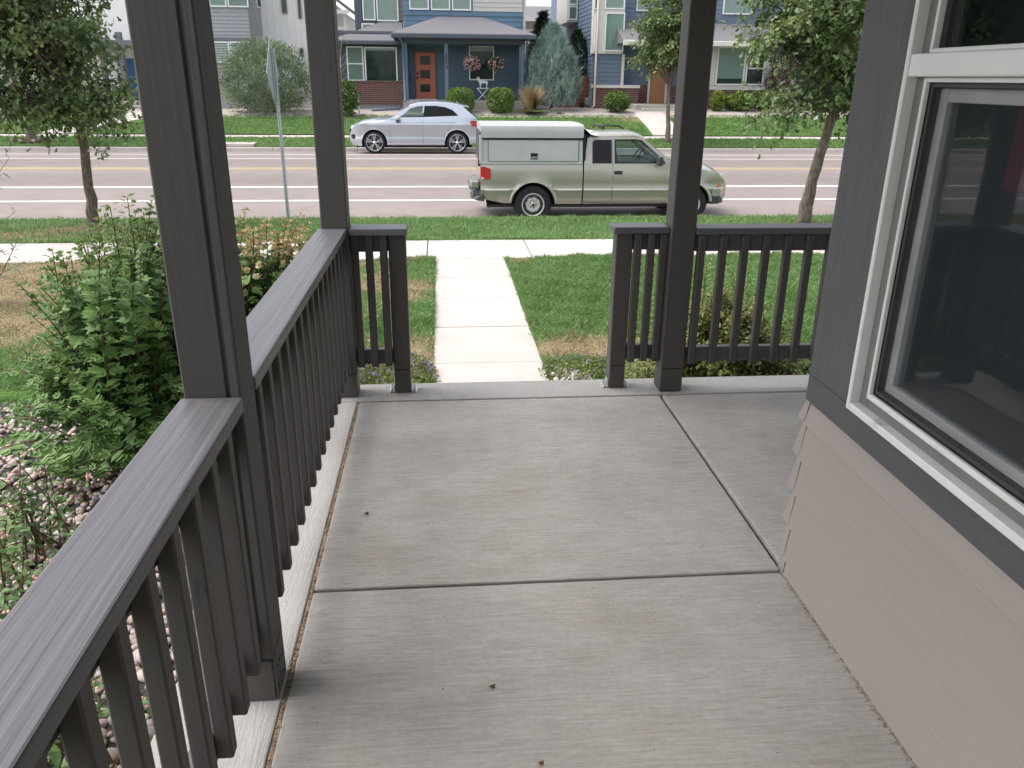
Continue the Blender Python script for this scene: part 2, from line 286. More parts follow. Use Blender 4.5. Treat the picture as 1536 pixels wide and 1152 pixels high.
def lane_wear(m):
    nt = m.node_tree; N = nt.nodes; L = nt.links; b = N['Principled BSDF']; src = b.inputs['Base Color'].links[0].from_socket; g = N.new('ShaderNodeNewGeometry'); sx = N.new('ShaderNodeSeparateXYZ'); L.new(g.outputs['Position'], sx.inputs[0])
    t = N.new('ShaderNodeTexNoise'); t.inputs['Scale'].default_value = .8; t.inputs['Detail'].default_value = 5; mp = N.new('ShaderNodeMapping'); mp.inputs['Scale'].default_value = (.12, 1.5, 1); L.new(g.outputs['Position'], mp.inputs[0]); L.new(mp.outputs[0], t.inputs['Vector'])
    r = N.new('ShaderNodeValToRGB'); e = r.color_ramp.elements; mr = N.new('ShaderNodeMapRange'); mr.inputs['From Min'].default_value = 15; mr.inputs['From Max'].default_value = 31
    ad = N.new('ShaderNodeMath'); ad.operation = 'MULTIPLY_ADD'; L.new(t.outputs['Fac'], ad.inputs[0]); ad.inputs[1].default_value = 1.2; L.new(sx.outputs['Y'], ad.inputs[2]); L.new(ad.outputs[0], mr.inputs['Value'])
    pts = [(0, 1), (.22, 1), (.36, .93), (.42, .80), (.48, .84), (.54, .96), (.62, .86), (.70, .84), (.78, .96), (1, 1)]
    e[0].position = 0; e[0].color = (1, 1, 1, 1); e[1].position = 1; e[1].color = (1, 1, 1, 1)
    for q, v in pts[1:-1]: k = e.new(q); k.color = (v, v*1.01, v*1.03, 1)
    L.new(mr.outputs[0], r.inputs[0]); mx = N.new('ShaderNodeMix'); mx.data_type = 'RGBA'; mx.blend_type = 'MULTIPLY'; mx.inputs[0].default_value = 1; L.new(src, mx.inputs[6]); L.new(r.outputs[0], mx.inputs[7]); L.new(mx.outputs[2], b.inputs['Base Color'])
lane_wear(M['asphalt'])
# ------------------------------------------------------------------ ground, road and paving
def road_z(y): return float(np.interp(y, [14.0, 15.45, 18.5, 23.4, 28.3, 30.2], [-1.09, -1.09, -.97, -.82, -.83, -.92]))
def near_z(x, y):
    """ground between the house and the near kerb"""
    if y >= 11.3: return float(np.interp(y, [11.3, 15.3], [-.555, -.90]))
    if y >= 10.0: return -.55
    if x < -.6: return float(np.interp(y, [2, 5.2, 10.0], [-.30, -.36, -.55]))
    return -.54
def far_z(x, y): return float(np.interp(y, [30.35, 32.3, 33.7, 35, 37.6, 39, 60], [-.78, -.60, -.56, -.28, .14, .22, .35]))+.006*x*min(1, max(0, (y-33.7)/4))
def grid(name, xs, ys, zf, m, kind='structure', dry=None, parent=None):
    b = MB(); nx = len(xs)
    b.add([(x, y, zf(x, y)) for y in ys for x in xs], [(j*nx+i, j*nx+i+1, (j+1)*nx+i+1, (j+1)*nx+i) for j in range(len(ys)-1) for i in range(nx-1)], True)
    o = b.build(name, m, parent, kind=kind)
    if dry:
        a = o.data.attributes.new('dry', 'FLOAT', 'POINT'); a.data.foreach_set('value', [dry(x, y) for y in ys for x in xs])
    return o
b = MB(); b.add([(-1500,-1500,-1.6),(1500,-1500,-1.6),(1500,1500,-1.6),(-1500,1500,-1.6)], [(0,1,2,3)]); b.build('ground', M['far_ground'], kind='structure')
ys = [15.30, 15.45, 17, 18.5, 21, 23.4, 26, 28.3, 29.3, 30.25]; grid('road', list(np.linspace(-90, 90, 31)), ys, lambda x, y: road_z(y), M['asphalt'])
def line(y0, y1, m, dz=.004):
    b = MB(); b.add([(-90, y0, road_z(y0)+dz), (90, y0, road_z(y0)+dz), (90, y1, road_z(y1)+dz), (-90, y1, road_z(y1)+dz)], [(0,1,2,3)]); return b.build('road_marking', m, kind='structure')
line(18.20, 18.36, M['line_white']); line(20.10, 20.28, M['line_white']); line(23.30, 23.40, M['line_yellow']); line(23.58, 23.68, M['line_yellow']); line(26.40, 26.52, M['line_white']); line(27.90, 28.02, M['line_white'])
def kerb(y0, y1, ztop, zbot, name, gut):
    p = thing(name, (0, y0, ztop), 'long pale concrete kerb', 'kerb'); del p['category']; p['kind'] = 'structure'; p['label'] = 'pale concrete kerb beside the '+('near' if gut < 0 else 'far')+' grass strip'
    x = -42.0
    while x < 45:
        b = MB(); b.box(x+.006, x+2.994, y0, y1, zbot-.2, ztop); b.build('kerb_stone', M['kerb_concrete'], p, bevel=.02, seg=2); x += 3
kerb(15.32, 15.47, -.90, -1.06, 'near_kerb', -1); kerb(30.20, 30.36, -.78, -.93, 'far_kerb', 1)
b = MB(); b.add([(-60, 15.47, -1.082), (60, 15.47, -1.082), (60, 15.80, -1.070), (-60, 15.80, -1.070)], [(0,1,2,3)]); b.build('gutter', M['kerb_concrete'], kind='structure')
def slabs(name, label, rects, m, z, th, bevel=.008):
    p = thing(name, (rects[0][0], rects[0][2], z), label, 'x'); del p['category']; p['kind'] = 'structure'
    for r in rects:
        x0, x1, y0, y1 = r[:4]; dz = random.uniform(-.003, .003)
        MB().box(x0, x1, y0, y1, z-th, z+dz).build('concrete_slab', m, p, bevel=bevel, seg=2)
    return p
xs = [-.21-1.365*k for k in range(30, 0, -1)]+[-.21, 1.15]+[1.15+1.365*k for k in range(1, 30)]
slabs('sidewalk', 'pale concrete sidewalk running along the street', [(xs[i]+.006, xs[i+1]-.006, 10.06, 11.30) for i in range(len(xs)-1)], M['walk_concrete'], -.55, .12)
jy = [4.9, 6.07, 7.07, 8.10, 9.03, 10.05]
slabs('front_walk', 'straight pale concrete walk leading from the porch to the sidewalk', [(-.10, .787, jy[i]+.006, jy[i+1]-.006) for i in range(5)], M['walk_concrete'], -.55, .12)
slabs('far_sidewalk', 'thin pale sidewalk across the street', [(x+.006, x+1.994, 32.4, 33.65) for x in np.arange(-40, 44, 2.0)], M['walk_concrete'], -.575, .12)
b = MB(); b.box(-.30, 1.0, 4.19, 4.52, -.6, -.185); b.build('porch_step', M['stoop_concrete'], kind='structure', bevel=.015); b = MB(); b.box(-.30, 1.0, 4.522, 4.86, -.6, -.37); b.build('porch_step', M['stoop_concrete'], kind='structure', bevel=.015)

# dry patches: (x, y, rx, ry, strength)
DRY = [(-4.1, 8.7, 2.6, 1.7, 1.35), (-6.5, 9.2, 2.5, 1.0, 1.2), (-3.4, 7.0, 1.2, 1.0, .85), (-.55, 8.4, .45, .55, .9), (-.25, 6.1, .4, .5, 1.1), (-1.2, 9.7, .7, .35, .6), (1.25, 6.3, .6, .28, 1.1), (1.9, 6.1, .7, .3, .9), (1.0, 9.8, .2, .3, .6), (-7, 12.2, 2.5, .7, .65), (-4.2, 11.9, 2, .5, .5), (-5.7, 13.2, .8, .8, .8), (6.4, 13.5, .6, .6, .5), (8.6, 36.2, .9, .5, .8), (3.2, 11.7, 1, .3, .35)]
def dryness(x, y):
    d = 0.0
    for (cx, cy, rx, ry, s) in DRY:
        q = ((x-cx)/rx)**2+((y-cy)/ry)**2
        if q < 4: d = max(d, s*math.exp(-q*.9))
    d += .22*(math.sin(x*7.1+y*3.3)*math.sin(y*6.7-x*2.9))*(1 if d > .1 else .12)+.08*math.sin(x*23)*math.sin(y*19)
    return max(0.0, min(1.0, d*1.5-.25))
def hump(x, y):
    if 11.29 < y < 11.2995 or y < 4.995 or .78 < x < .7895 or -.102 < x < -.1005: return near_z(x, y)-.10
    e = .02*math.sin(x*3.1+1.3)*math.sin(y*2.7)
    return near_z(x, y)+e+.015
grid('lawn', [.7885, .7905]+list(np.arange(.90, 9.1, .15)), [4.99]+list(np.arange(5.0, 10.06, .15))+[10.058], hump, M['lawn'], dry=dryness)
grid('lawn', list(np.arange(-12, -.11, .15))+[-.1035, -.1012], [4.99]+list(np.arange(5.0, 10.08, .15)), hump, M['lawn'], dry=dryness)
grid('lawn', list(np.arange(-16, 17, .4)), [11.296]+list(np.arange(11.302, 15.33, .25)), hump, M['lawn'], dry=dryness)
grid('lawn', list(np.arange(-44, 44.5, 1.5)), [30.36, 31, 31.7, 32.4], lambda x, y: far_z(x, y)+.02, M['lawn'], dry=dryness)
grid('lawn', list(np.arange(-44, 44.5, 1.0)), list(np.arange(33.65, 37.0, .3)), lambda x, y: far_z(x, y)+.02, M['lawn'], dry=dryness)
grid('far_bed', list(np.arange(-44, 44.5, 1.5)), list(np.arange(36.6, 39.5, .4))+[45, 60, 90], lambda x, y: far_z(x, y)+.022, M['pink_gravel'])
grid('soil_bed', list(np.linspace(-.10, 9, 20))[1:], [4.0, 4.5, 5.1], lambda x, y: -.545 if not (-.12 < x < .8) else -.6, M['soil'])
grid('soil_bed', list(np.linspace(-4.5, -.60, 12)), [3.9, 4.6, 5.1], lambda x, y: near_z(x, y)-.03, M['soil'])
grid('soil_bed', [-60, -12], list(np.arange(-20, 15.4, 2)), lambda x, y: -.62-.02*y if y < 11 else near_z(x, y), M['far_ground'])
grid('soil_bed', [9, 60], list(np.arange(-20, 15.4, 2)), lambda x, y: -.60 if y < 11 else near_z(x, y)-.02, M['far_ground'])

grid('soil_bed', list(np.arange(-12, 9.1, 1.5)), [4.9, 6, 8, 10, 11.3, 13, 15.31], lambda x, y: min(near_z(x, y), -.30 if y < 6 and x < -.6 else -.54)-.05 if not (y < 11.3) else near_z(x, y)-.05, M['soil'])
# grass blades
BL1 = ([(-.5, 0, 0), (.5, 0, 0), (0, 1, .3)], [(0, 1, 2)])
BL = ([(-.5, 0, 0), (.5, 0, 0), (.28, .55, .10), (0, 1, .34)], [(0, 1, 2), (0, 2, 3)])
def blades(name, label, n, x0, x1, y0, y1, h, wd, zf=hump, keep=None, dens=None, bl=None):
    X = RNG.uniform(x0, x1, n); Yy = RNG.uniform(y0, y1, n) if dens is None else dens(n)
    if keep is not None:
        k = keep(X, Yy); X = X[k]; Yy = Yy[k]
    Z = np.array([zf(a, c) for a, c in zip(X, Yy)]); dr = np.array([dryness(a, c) for a, c in zip(X, Yy)])
    tuft = .8+.35*np.sin(X*9+Yy*4)*np.sin(Yy*8-X*3)
    n = len(X); a = RNG.uniform(0, 2*np.pi, n); lean = RNG.uniform(.1, .85, n)
    D = np.stack([np.cos(a)*lean, np.sin(a)*lean, np.ones(n)], 1); Nn = np.stack([np.cos(a), np.sin(a), np.zeros(n)], 1)+RNG.normal(0, .3, (n, 3))
    hh = h*RNG.uniform(.6, 1.25, n)*tuft*(1-.45*dr); S = np.stack([wd*RNG.uniform(.7, 1.3, n), hh, hh], 1)
    isdry = (RNG.uniform(0, 1, n) < np.clip(dr*1.1+.03, 0, .97)).astype(int)
    o = scatter(name, bl or BL, np.stack([X, Yy, Z-.005], 1), Nn, D, S, [M['grass_green'], M['grass_dry']], extra=isdry)
    tag(o, label, 'grass', kind='stuff'); return o
blades('grass', 'green lawn grass right of the front walk', 160000, .772, 6.8, 5.75, 10.06, .065, .0075)
blades('grass', 'patchy green and dry lawn grass left of the front walk', 190000, -9.5, -.088, 5.15, 10.06, .06, .0075)
blades('grass', 'green grass strip between sidewalk and near kerb', 130000, -11.5, 13, 11.27, 15.33, .085, .013, bl=BL1)
blades('grass', 'green grass strip along the far kerb', 45000, -24, 26, 30.38, 32.4, .10, .03, bl=BL1, zf=lambda x, y: far_z(x, y)+.02)
def walkgap(X, Y): return ~(((X > -15.6+(Y-33.6)*.9) & (X < -13.9+(Y-33.6)*.9)) | ((X > 8.6) & (X < 10.2)))
blades('grass', 'green front lawn grass across the street', 80000, -26, 28, 33.68, 37.0, .10, .03, bl=BL1, zf=lambda x, y: far_z(x, y)+.02, keep=walkgap)
# ------------------------------------------------------------------ porch floor
pf = thing('porch_floor', (0, 0, 0), 'broom finished grey concrete porch floor', 'x'); del pf['category']; pf['kind'] = 'structure'
for (x0, x1, y0, y1, m) in [(-.4562, 1.153, 2.279, 3.927, 'porch_concrete'), (-.4562, 1.3, -2.2, 2.264, 'porch_concrete'), (1.171, 6, 2.2, 3.927, 'porch_concrete'), (-.778, 6, 3.939, 4.19, 'border_concrete'), (-.778, -.470, -2.2, 3.935, 'border_concrete')]:
    MB().box(x0, x1, y0, y1, -.22, random.uniform(-.0015, .0015)).build('concrete_slab', M[m], pf, bevel=.006, seg=2)
MB().box(-.4685, -.4565, -2.2, 3.92, -.1, -.004).build('expansion_strip', M['expansion_felt'], pf)
MB().box(-.77, 6, -2.2, 4.18, -.3, -.02).build('joint_bed', M['soil'], pf)
bd = MB()
for k in range(420):                                                    # grit and bits caught in the joint
    y = random.uniform(.6, 3.9); x = -.4625+random.gauss(0, .004); r = random.uniform(.001, .0028)
    bd.obox((x, y, -.002), (r, r*.3, 0), (-r*.3, r, .1*r), (0, 0, r*.7))
o = bd.build('joint_grit', M['expansion_felt'], pf); o['kind'] = 'stuff'
# ------------------------------------------------------------------ posts
def post(loc, label, x0, x1, y0, y1, ztop, base=.135, wrapped=False, strap=False):
    t = thing('porch_post', loc, label, 'post', 'porch posts')
    if wrapped:
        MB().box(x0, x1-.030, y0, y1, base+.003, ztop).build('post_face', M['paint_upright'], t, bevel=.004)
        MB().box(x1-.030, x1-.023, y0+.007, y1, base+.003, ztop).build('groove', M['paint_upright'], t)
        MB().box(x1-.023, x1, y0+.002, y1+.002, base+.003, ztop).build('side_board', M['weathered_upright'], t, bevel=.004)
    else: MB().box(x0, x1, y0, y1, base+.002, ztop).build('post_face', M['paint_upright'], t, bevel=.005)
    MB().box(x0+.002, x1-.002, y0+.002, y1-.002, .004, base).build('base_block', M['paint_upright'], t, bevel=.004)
    MB().box(x0+.012, x1-.012, y0+.01, y1-.01, .0005, .006).build('shoe', M['black'], t)
    if strap:
        s = MB().box(x1-.0015, x1+.002, y0+.004, y1-.012, .012, .155).build('strap_plate', M['galvanised'] if False else M['weathered_upright'], t)
        for (yy, zz, r) in [(.02, .145, .004), (.03, .098, .003), (.055, .098, .0045), (.075, .096, .003), (.105, .09, .004), (.06, .05, .005), (.02, .04, .0035), (.095, .03, .0035)]:
            MB().lathe([(0, .0022), (r, .0022), (r*.8, .004), (0, .004)], (x1, y0+yy, zz), 'x', 8).build('nail', M['black'], s)
    return t
post((-.542, 1.83, 0), 'nearest grey porch post with a side board and nailed strap at its foot', -.608, -.478, 1.768, 1.898, 2.55, wrapped=True, strap=True)
post((-.54, 4.05, 0), 'grey porch post at the far left corner where two railings meet', -.597, -.467, 3.988, 4.118, 2.55)
post((1.225, 4.03, 0), 'grey porch post on the front edge right of the porch opening', 1.162, 1.289, 3.968, 4.098, 2.55)
def newel(x0, label):
    t = thing('newel_post', (x0+.045, 4.085, 0), label, 'newel post', 'short posts beside the porch opening')
    MB().box(x0, x0+.088, 4.038, 4.126, .137, .862).build('post_face', M['paint_upright'], t, bevel=.004); MB().box(x0+.002, x0+.087, 4.04, 4.124, .006, .135).build('base_block', M['paint_upright'], t, bevel=.003)
    br = MB().box(x0-.03, x0+.118, 4.045, 4.12, .0005, .004).build('base_bracket', M['steel'], t)
    for s in (-1, 1):
        xc = x0+.044+s*.06; MB().box(xc-.013 if s > 0 else xc-.012, xc+.012 if s > 0 else xc+.013, 4.05, 4.115, .0045, .009).build('flange', M['steel'], br)
        MB().box(x0+.044+s*.0455-.0015, x0+.044+s*.0455+.0015, 4.05, 4.115, .006, .05).build('flange', M['steel'], br, bevel=.001)
        for yy in (4.062, 4.103):
            MB().lathe([(0,.009),(.011,.009),(.011,.012),(.0085,.0125),(.0085,.021),(.0045,.022),(.0045,.034),(0,.035)], (xc, yy, 0), 'z', 6, False).build('bolt', M['steel'], br)
    return t
newel(-.277, 'short grey newel post left of the porch opening on a shiny bolted bracket'); newel(.894, 'short grey newel post right of the porch opening on a shiny bolted bracket')
# ------------------------------------------------------------------ railings
def rail_y(y0, y1, bals, label, xi=-.487):
    t = thing('porch_railing', (-.545, (y0+y1)/2, .16), label, 'railing', 'porch railings')
    MB().box(-.614, -.474, y0, y1, .864, .902).build('top_cap', M['paint_along_y'], t, bevel=.005, seg=2)
    MB().box(xi-.076, xi-.038, y0, y1, .775, .863).build('upper_rail', M['paint_along_y'], t, bevel=.003); MB().box(xi-.076, xi-.038, y0, y1, .175, .262).build('lower_rail', M['paint_along_y'], t, bevel=.003)
    me = None
    for y in bals:
        j = random.uniform(-.004, .004)
        if me is None:
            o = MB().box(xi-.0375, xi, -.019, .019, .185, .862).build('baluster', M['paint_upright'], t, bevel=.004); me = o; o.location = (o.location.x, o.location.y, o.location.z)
            # vertices were made relative to the railing's base; slide this first one into place
            o.location = (0, y, 0)
            nl = MB().lathe([(0, .0), (.003, .0), (.003, .001), (0, .0012)], (xi-.0005, 0, .21), 'x', 8).build('nail', M['black'], o)
        else:
            o = me.copy(); C.objects.link(o); o.parent = t; o.location = (0, y, j)
            for ch in me.children: c = ch.copy(); C.objects.link(c); c.parent = o
    return t
rail_y(1.9, 3.986, [2.0+.1335*k for k in range(15)], 'long grey railing on the left side between the nearest and the corner post')
rail_y(.2, 1.766, [1.672-.131*k for k in range(11)], 'nearest grey railing in the lower left corner with a worn wood grained cap')
def rail_x(x0, x1, cx0, cx1, bals, label, y=3.957, cy0=3.955):
    t = thing('porch_railing', ((x0+x1)/2, y, .16), label, 'railing', 'porch railings')
    MB().box(cx0, cx1, cy0, cy0+.14, .864, .898).build('top_cap', M['paint_along_x'], t, bevel=.005, seg=2)
    MB().box(x0, x1, y+.038, y+.076, .772, .863).build('upper_rail', M['paint_along_x'], t, bevel=.003); MB().box(x0, x1, y+.038, y+.076, .168, .249).build('lower_rail', M['paint_along_x'], t, bevel=.003)
    me = None
    for x in bals:
        if me is None:
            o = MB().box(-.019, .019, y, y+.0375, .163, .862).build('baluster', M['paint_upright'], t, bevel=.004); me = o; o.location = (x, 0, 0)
            for z in (.21, .82): MB().lathe([(0, 0), (.0028, 0), (.0028, -.001), (0, -.0012)], (0, y, z), 'y', 8).build('nail', M['black'], o)
        else:
            o = me.copy(); C.objects.link(o); o.parent = t; o.location = (x, 0, random.uniform(-.003, .003))
            for ch in me.children: c = ch.copy(); C.objects.link(c); c.parent = o
    return t
rail_x(1.291, 3.6, 1.291, 3.6, [1.325+.115*k for k in range(20)], 'grey front railing running from the right post behind the house corner')
rail_x(.985, 1.16, .872, 1.160, [1.005, 1.075, 1.14], 'short grey railing between the right newel and the right post', y=4.012, cy0=3.998)
rail_x(-.465, -.279, -.465, -.180, [-.444, -.372, -.300], 'short grey railing between the corner post and the left newel', y=4.012, cy0=3.990)
# ------------------------------------------------------------------ the near house
nh = thing('near_house', (1.165, 2.26, 0), 'taupe lap sided house wall with charcoal trim and a big dark window on the right', 'house')
def plank_y(z0, z1, y0, y1, xw):
    b = MB(); b.prism([(xw-.021, y0, z0), (xw-.003, y0, z1+.02), (xw+.006, y0, z1+.02), (xw+.006, y0, z0)], (0, y1-y0, 0)); return b
zs = [-.07, .058, .186, .314, .442, .567, .665]
for i in range(6): plank_y(zs[i]+.001, min(zs[i+1], .648-.02), -2.2, 2.262-random.uniform(0, .003), 1.168).build('siding_plank', M['siding_taupe'], nh, bevel=.0015)
MB().box(1.174, 1.2, -2.2, 2.25, -.1, .70).build('sheathing', M['black'], nh)
for i in range(6):
    z0, z1 = zs[i]+.003, min(zs[i+1], .648)-.004; MB().prism([(1.150, 2.2665, z0), (1.150, 2.318-.004*(i % 2), z0+.002), (1.162, 2.292, z1), (1.162, 2.2665, z1)], (.03, 0, 0)).build('corner_cap', M['siding_taupe'], nh, bevel=.001)
zf = [-.07+.1275*k for k in range(22)]
for i in range(21):
    b = MB(); b.prism([(1.19, 2.318, zf[i]), (1.19, 2.304, zf[i+1]+.01), (1.19, 2.29, zf[i+1]+.01), (1.19, 2.29, zf[i])], (4.9, 0, 0)); b.build('siding_plank', M['siding_taupe_x'], nh)
MB().box(1.146, 1.172, 1.997, 2.268, .736, 2.79).build('corner_trim', M['trim_upright'], nh, bevel=.003); MB().box(1.145, 1.172, -2.2, 2.268, .650, .7345).build('sill_trim', M['trim_along_y'], nh, bevel=.003)
MB().box(1.146, 1.172, -2.2, 1.996, 2.12, 2.79).build('head_trim', M['trim_along_y'], nh, bevel=.003); MB().box(1.146, 1.172, -2.2, .40, .736, 2.118).build('wall_panel', M['trim_upright'], nh, bevel=.003)
MB().box(1.150, 1.241, 2.2685, 2.2765, .652, 2.79).build('corner_board', M['trim_upright'], nh)
MB().box(1.20, 5.9, 2.15, 2.289, -.1, 2.79).build('front_wall', M['interior'], nh)
b = MB()                                                                 # dim room behind the window
for q in ((1.9, 4.9, -2.0, -1.95, -.1, 2.6), (4.9, 4.95, -2, 2.15, -.1, 2.6), (1.2, 4.9, -2, 2.15, -.15, -.1), (1.2, 4.9, -2, 2.15, 2.55, 2.6), (1.2, 1.25, -2.2, .40, -.1, 2.55), (1.2, 1.25, .40, 2.15, -.1, .73), (1.2, 1.25, .40, 2.15, 2.12, 2.55)): b.box(*q)
b.build('room', M['interior'], nh)
MB().box(1.262, 1.285, 1.42, 1.735, 1.375, 2.08).build('wall_hanging', M['red_cloth'], nh, label='dark red panel seen through the window')
# window: outer flange, channel, lip, sashes, panes
wn = MB(); Y0, Y1, Z0, Z1 = .42, 1.995, .736, 2.118
def ring(b, x0, x1, y0, y1, z0, z1, t, tb=None):
    tb = tb or t; b.box(x0, x1, y1-t, y1, z0, z1); b.box(x0, x1, y0, y0+t, z0, z1); b.box(x0+.0005, x1-.0005, y0+t, y1-t, z0, z0+tb); b.box(x0+.0005, x1-.0005, y0+t, y1-t, z1-t, z1); return b
win = ring(MB(), 1.128, 1.20, Y0, Y1, Z0, Z1, .016, .022).build('window', M['vinyl'], nh, bevel=.003, label='large dark window in white vinyl frame beside the porch')
ring(MB(), 1.157, 1.21, Y0+.016, Y1-.0165, Z0+.022, Z1-.016, .042, .03).build('channel', M['vinyl_grey'], win, bevel=.002)
ring(MB(), 1.150, 1.163, Y0+.0585, Y1-.0590, Z0+.0525, 1.6118, .011, .016).build('frame', M['vinyl'], win, bevel=.002)
MB().box(1.130, 1.21, Y0+.0165, Y1-.017, 1.612, 1.664).build('transom', M['vinyl'], win, bevel=.006, seg=2)
ring(MB(), 1.150, 1.168, Y0+.058, Y1-.059, 1.6645, Z1-.06, .010).build('frame', M['vinyl'], win, bevel=.002)
ring(MB(), 1.164, 1.206, Y0+.07, Y1-.072, Z0+.072, 1.600, .010, .010).build('dark_gap', M['dark_gap'], win)  # dark ring drawn in the gap between lip and sash
ring(MB(), 1.184, 1.215, Y0+.0805, Y1-.0825, Z0+.0825, 1.589, .032, .026).build('sash', M['sash'], win, bevel=.002)
MB().box(1.1745, 1.1755, Y0+.068, Y1-.070, Z0+.07, 1.604).build('insect_screen', M['screen'], win); MB().box(1.198, 1.203, Y0+.11, Y1-.114, Z0+.105, 1.562).build('pane', M['window_glass'], win); MB().box(1.180, 1.185, Y0+.067, Y1-.069, 1.673, Z1-.069).build('pane', M['window_glass'], win)
# porch roof on its beams, unseen wall behind added to darken the near floor
MB().box(-1.0, 1.145, -1.75, 4.35, 2.80, 2.9).build('porch_ceiling', M['white_paint'], nh); MB().box(1.147, 6, 2.30, 4.35, 2.80, 2.9).build('porch_ceiling', M['white_paint'], nh)
MB().box(-.61, -.475, -.9, 3.96, 2.555, 2.795).build('beam', M['paint_along_y'], nh); MB().box(-.61, 6, 3.968, 4.10, 2.555, 2.795).build('beam', M['paint_along_x'], nh)
for i in range(22):
    b = MB(); z0 = .001+.1275*i; b.prism([(-1.0, -1.75+.014, z0), (-1.0, -1.75+.003, z0+.14), (-1.0, -1.77, z0+.14), (-1.0, -1.77, z0)], (2.13, 0, 0)); b.build('siding_plank', M['siding_taupe_x'], nh)
bd = MB()
for k in range(700):                                                    # grit along the foot of the wall
    y = random.uniform(.7, 2.26); x = 1.151-abs(random.gauss(0, .007)); r = random.uniform(.0005, .0014); bd.obox((x, y, .001), (r, r*.4, 0), (-r*.3, r*1.4, 0), (0, 0, r*.6))
bd.build('wall_grit', M['expansion_felt'], pf)['kind'] = 'stuff'
bd = MB()
for k in range(150):                                                    # crumbs scattered on the slabs
    y = random.uniform(.8, 4.1); x = random.uniform(-.74, 1.12); r = random.uniform(.0004, .0012); bd.obox((x, y, .001), (r, r*.4, 0), (-r*.3, r*1.6, 0), (0, 0, r*.5))
bd.build('floor_grit', M['soil'], pf)['kind'] = 'stuff'
# bits lying on the porch floor
for (px, py, s, lab) in [(549, 771, .011, 'small crumpled brown leaf on the far porch slab'), (738, 1031, .010, 'tiny pale twig on the near porch slab'), (811, 1146, .009, 'reddish dry leaf at the bottom of the near porch slab')]:
    p = atz(px, py, .003); b = MB(); k = 7
    ring_ = [(p.x+s*math.cos(a)*(1.5 if i % 2 else .8), p.y+s*.6*math.sin(a), .003+.004*((i*5) % 3)) for i, a in enumerate(np.linspace(0, 2*math.pi, k, endpoint=False))]
    b.add([(p.x, p.y, .009)]+ring_, [(0, 1+i, 1+(i+1) % k) for i in range(k)], False)
    o = b.build('dry_leaf', M['stem'] if px != 811 else M['red_stem'], org=(p.x, p.y, 0)); tag(o, lab, 'leaf')
# ------------------------------------------------------------------ vehicles
def paint(name, col, metal=.55, rough=.32): return mat(name, col, rough=rough, metal=metal, var=.03, scale=1.5, coat=.7, spec=.5)
paint('pewter_paint', (.40, .383, .325)); paint('silver_paint', (.50, .525, .575), metal=.7, rough=.28); mat('canopy_white', (.40, .405, .41), rough=.5, var=.06, scale=2, bump=.15, bscale=4, dirt=((.42,.42,.42), 5, .62, .8)); mat('canopy_panel', (.50, .505, .51), rough=.42, metal=.15, var=.07, scale=3, bump=.5, bscale=3.5)
mat('trim_plastic', (.05, .052, .055), rough=.55); mat('chrome_grey', (.50, .51, .48), rough=.25, metal=.7); mat('lamp_red', (.42, .02, .025), rough=.2, coat=.6); mat('lamp_amber', (.60, .17, .02), rough=.25, coat=.5); mat('lamp_clear', (.66, .68, .70), rough=.12, coat=.8); mat('seat_cloth', (.10, .10, .105), rough=.9); mat('rim_steel', (.52, .52, .50), rough=.4, metal=.3, var=.15, scale=25); mat('alloy', (.62, .63, .66), rough=.28, metal=.8); mat('alloy_dark', (.05, .05, .055), rough=.35, metal=.4)
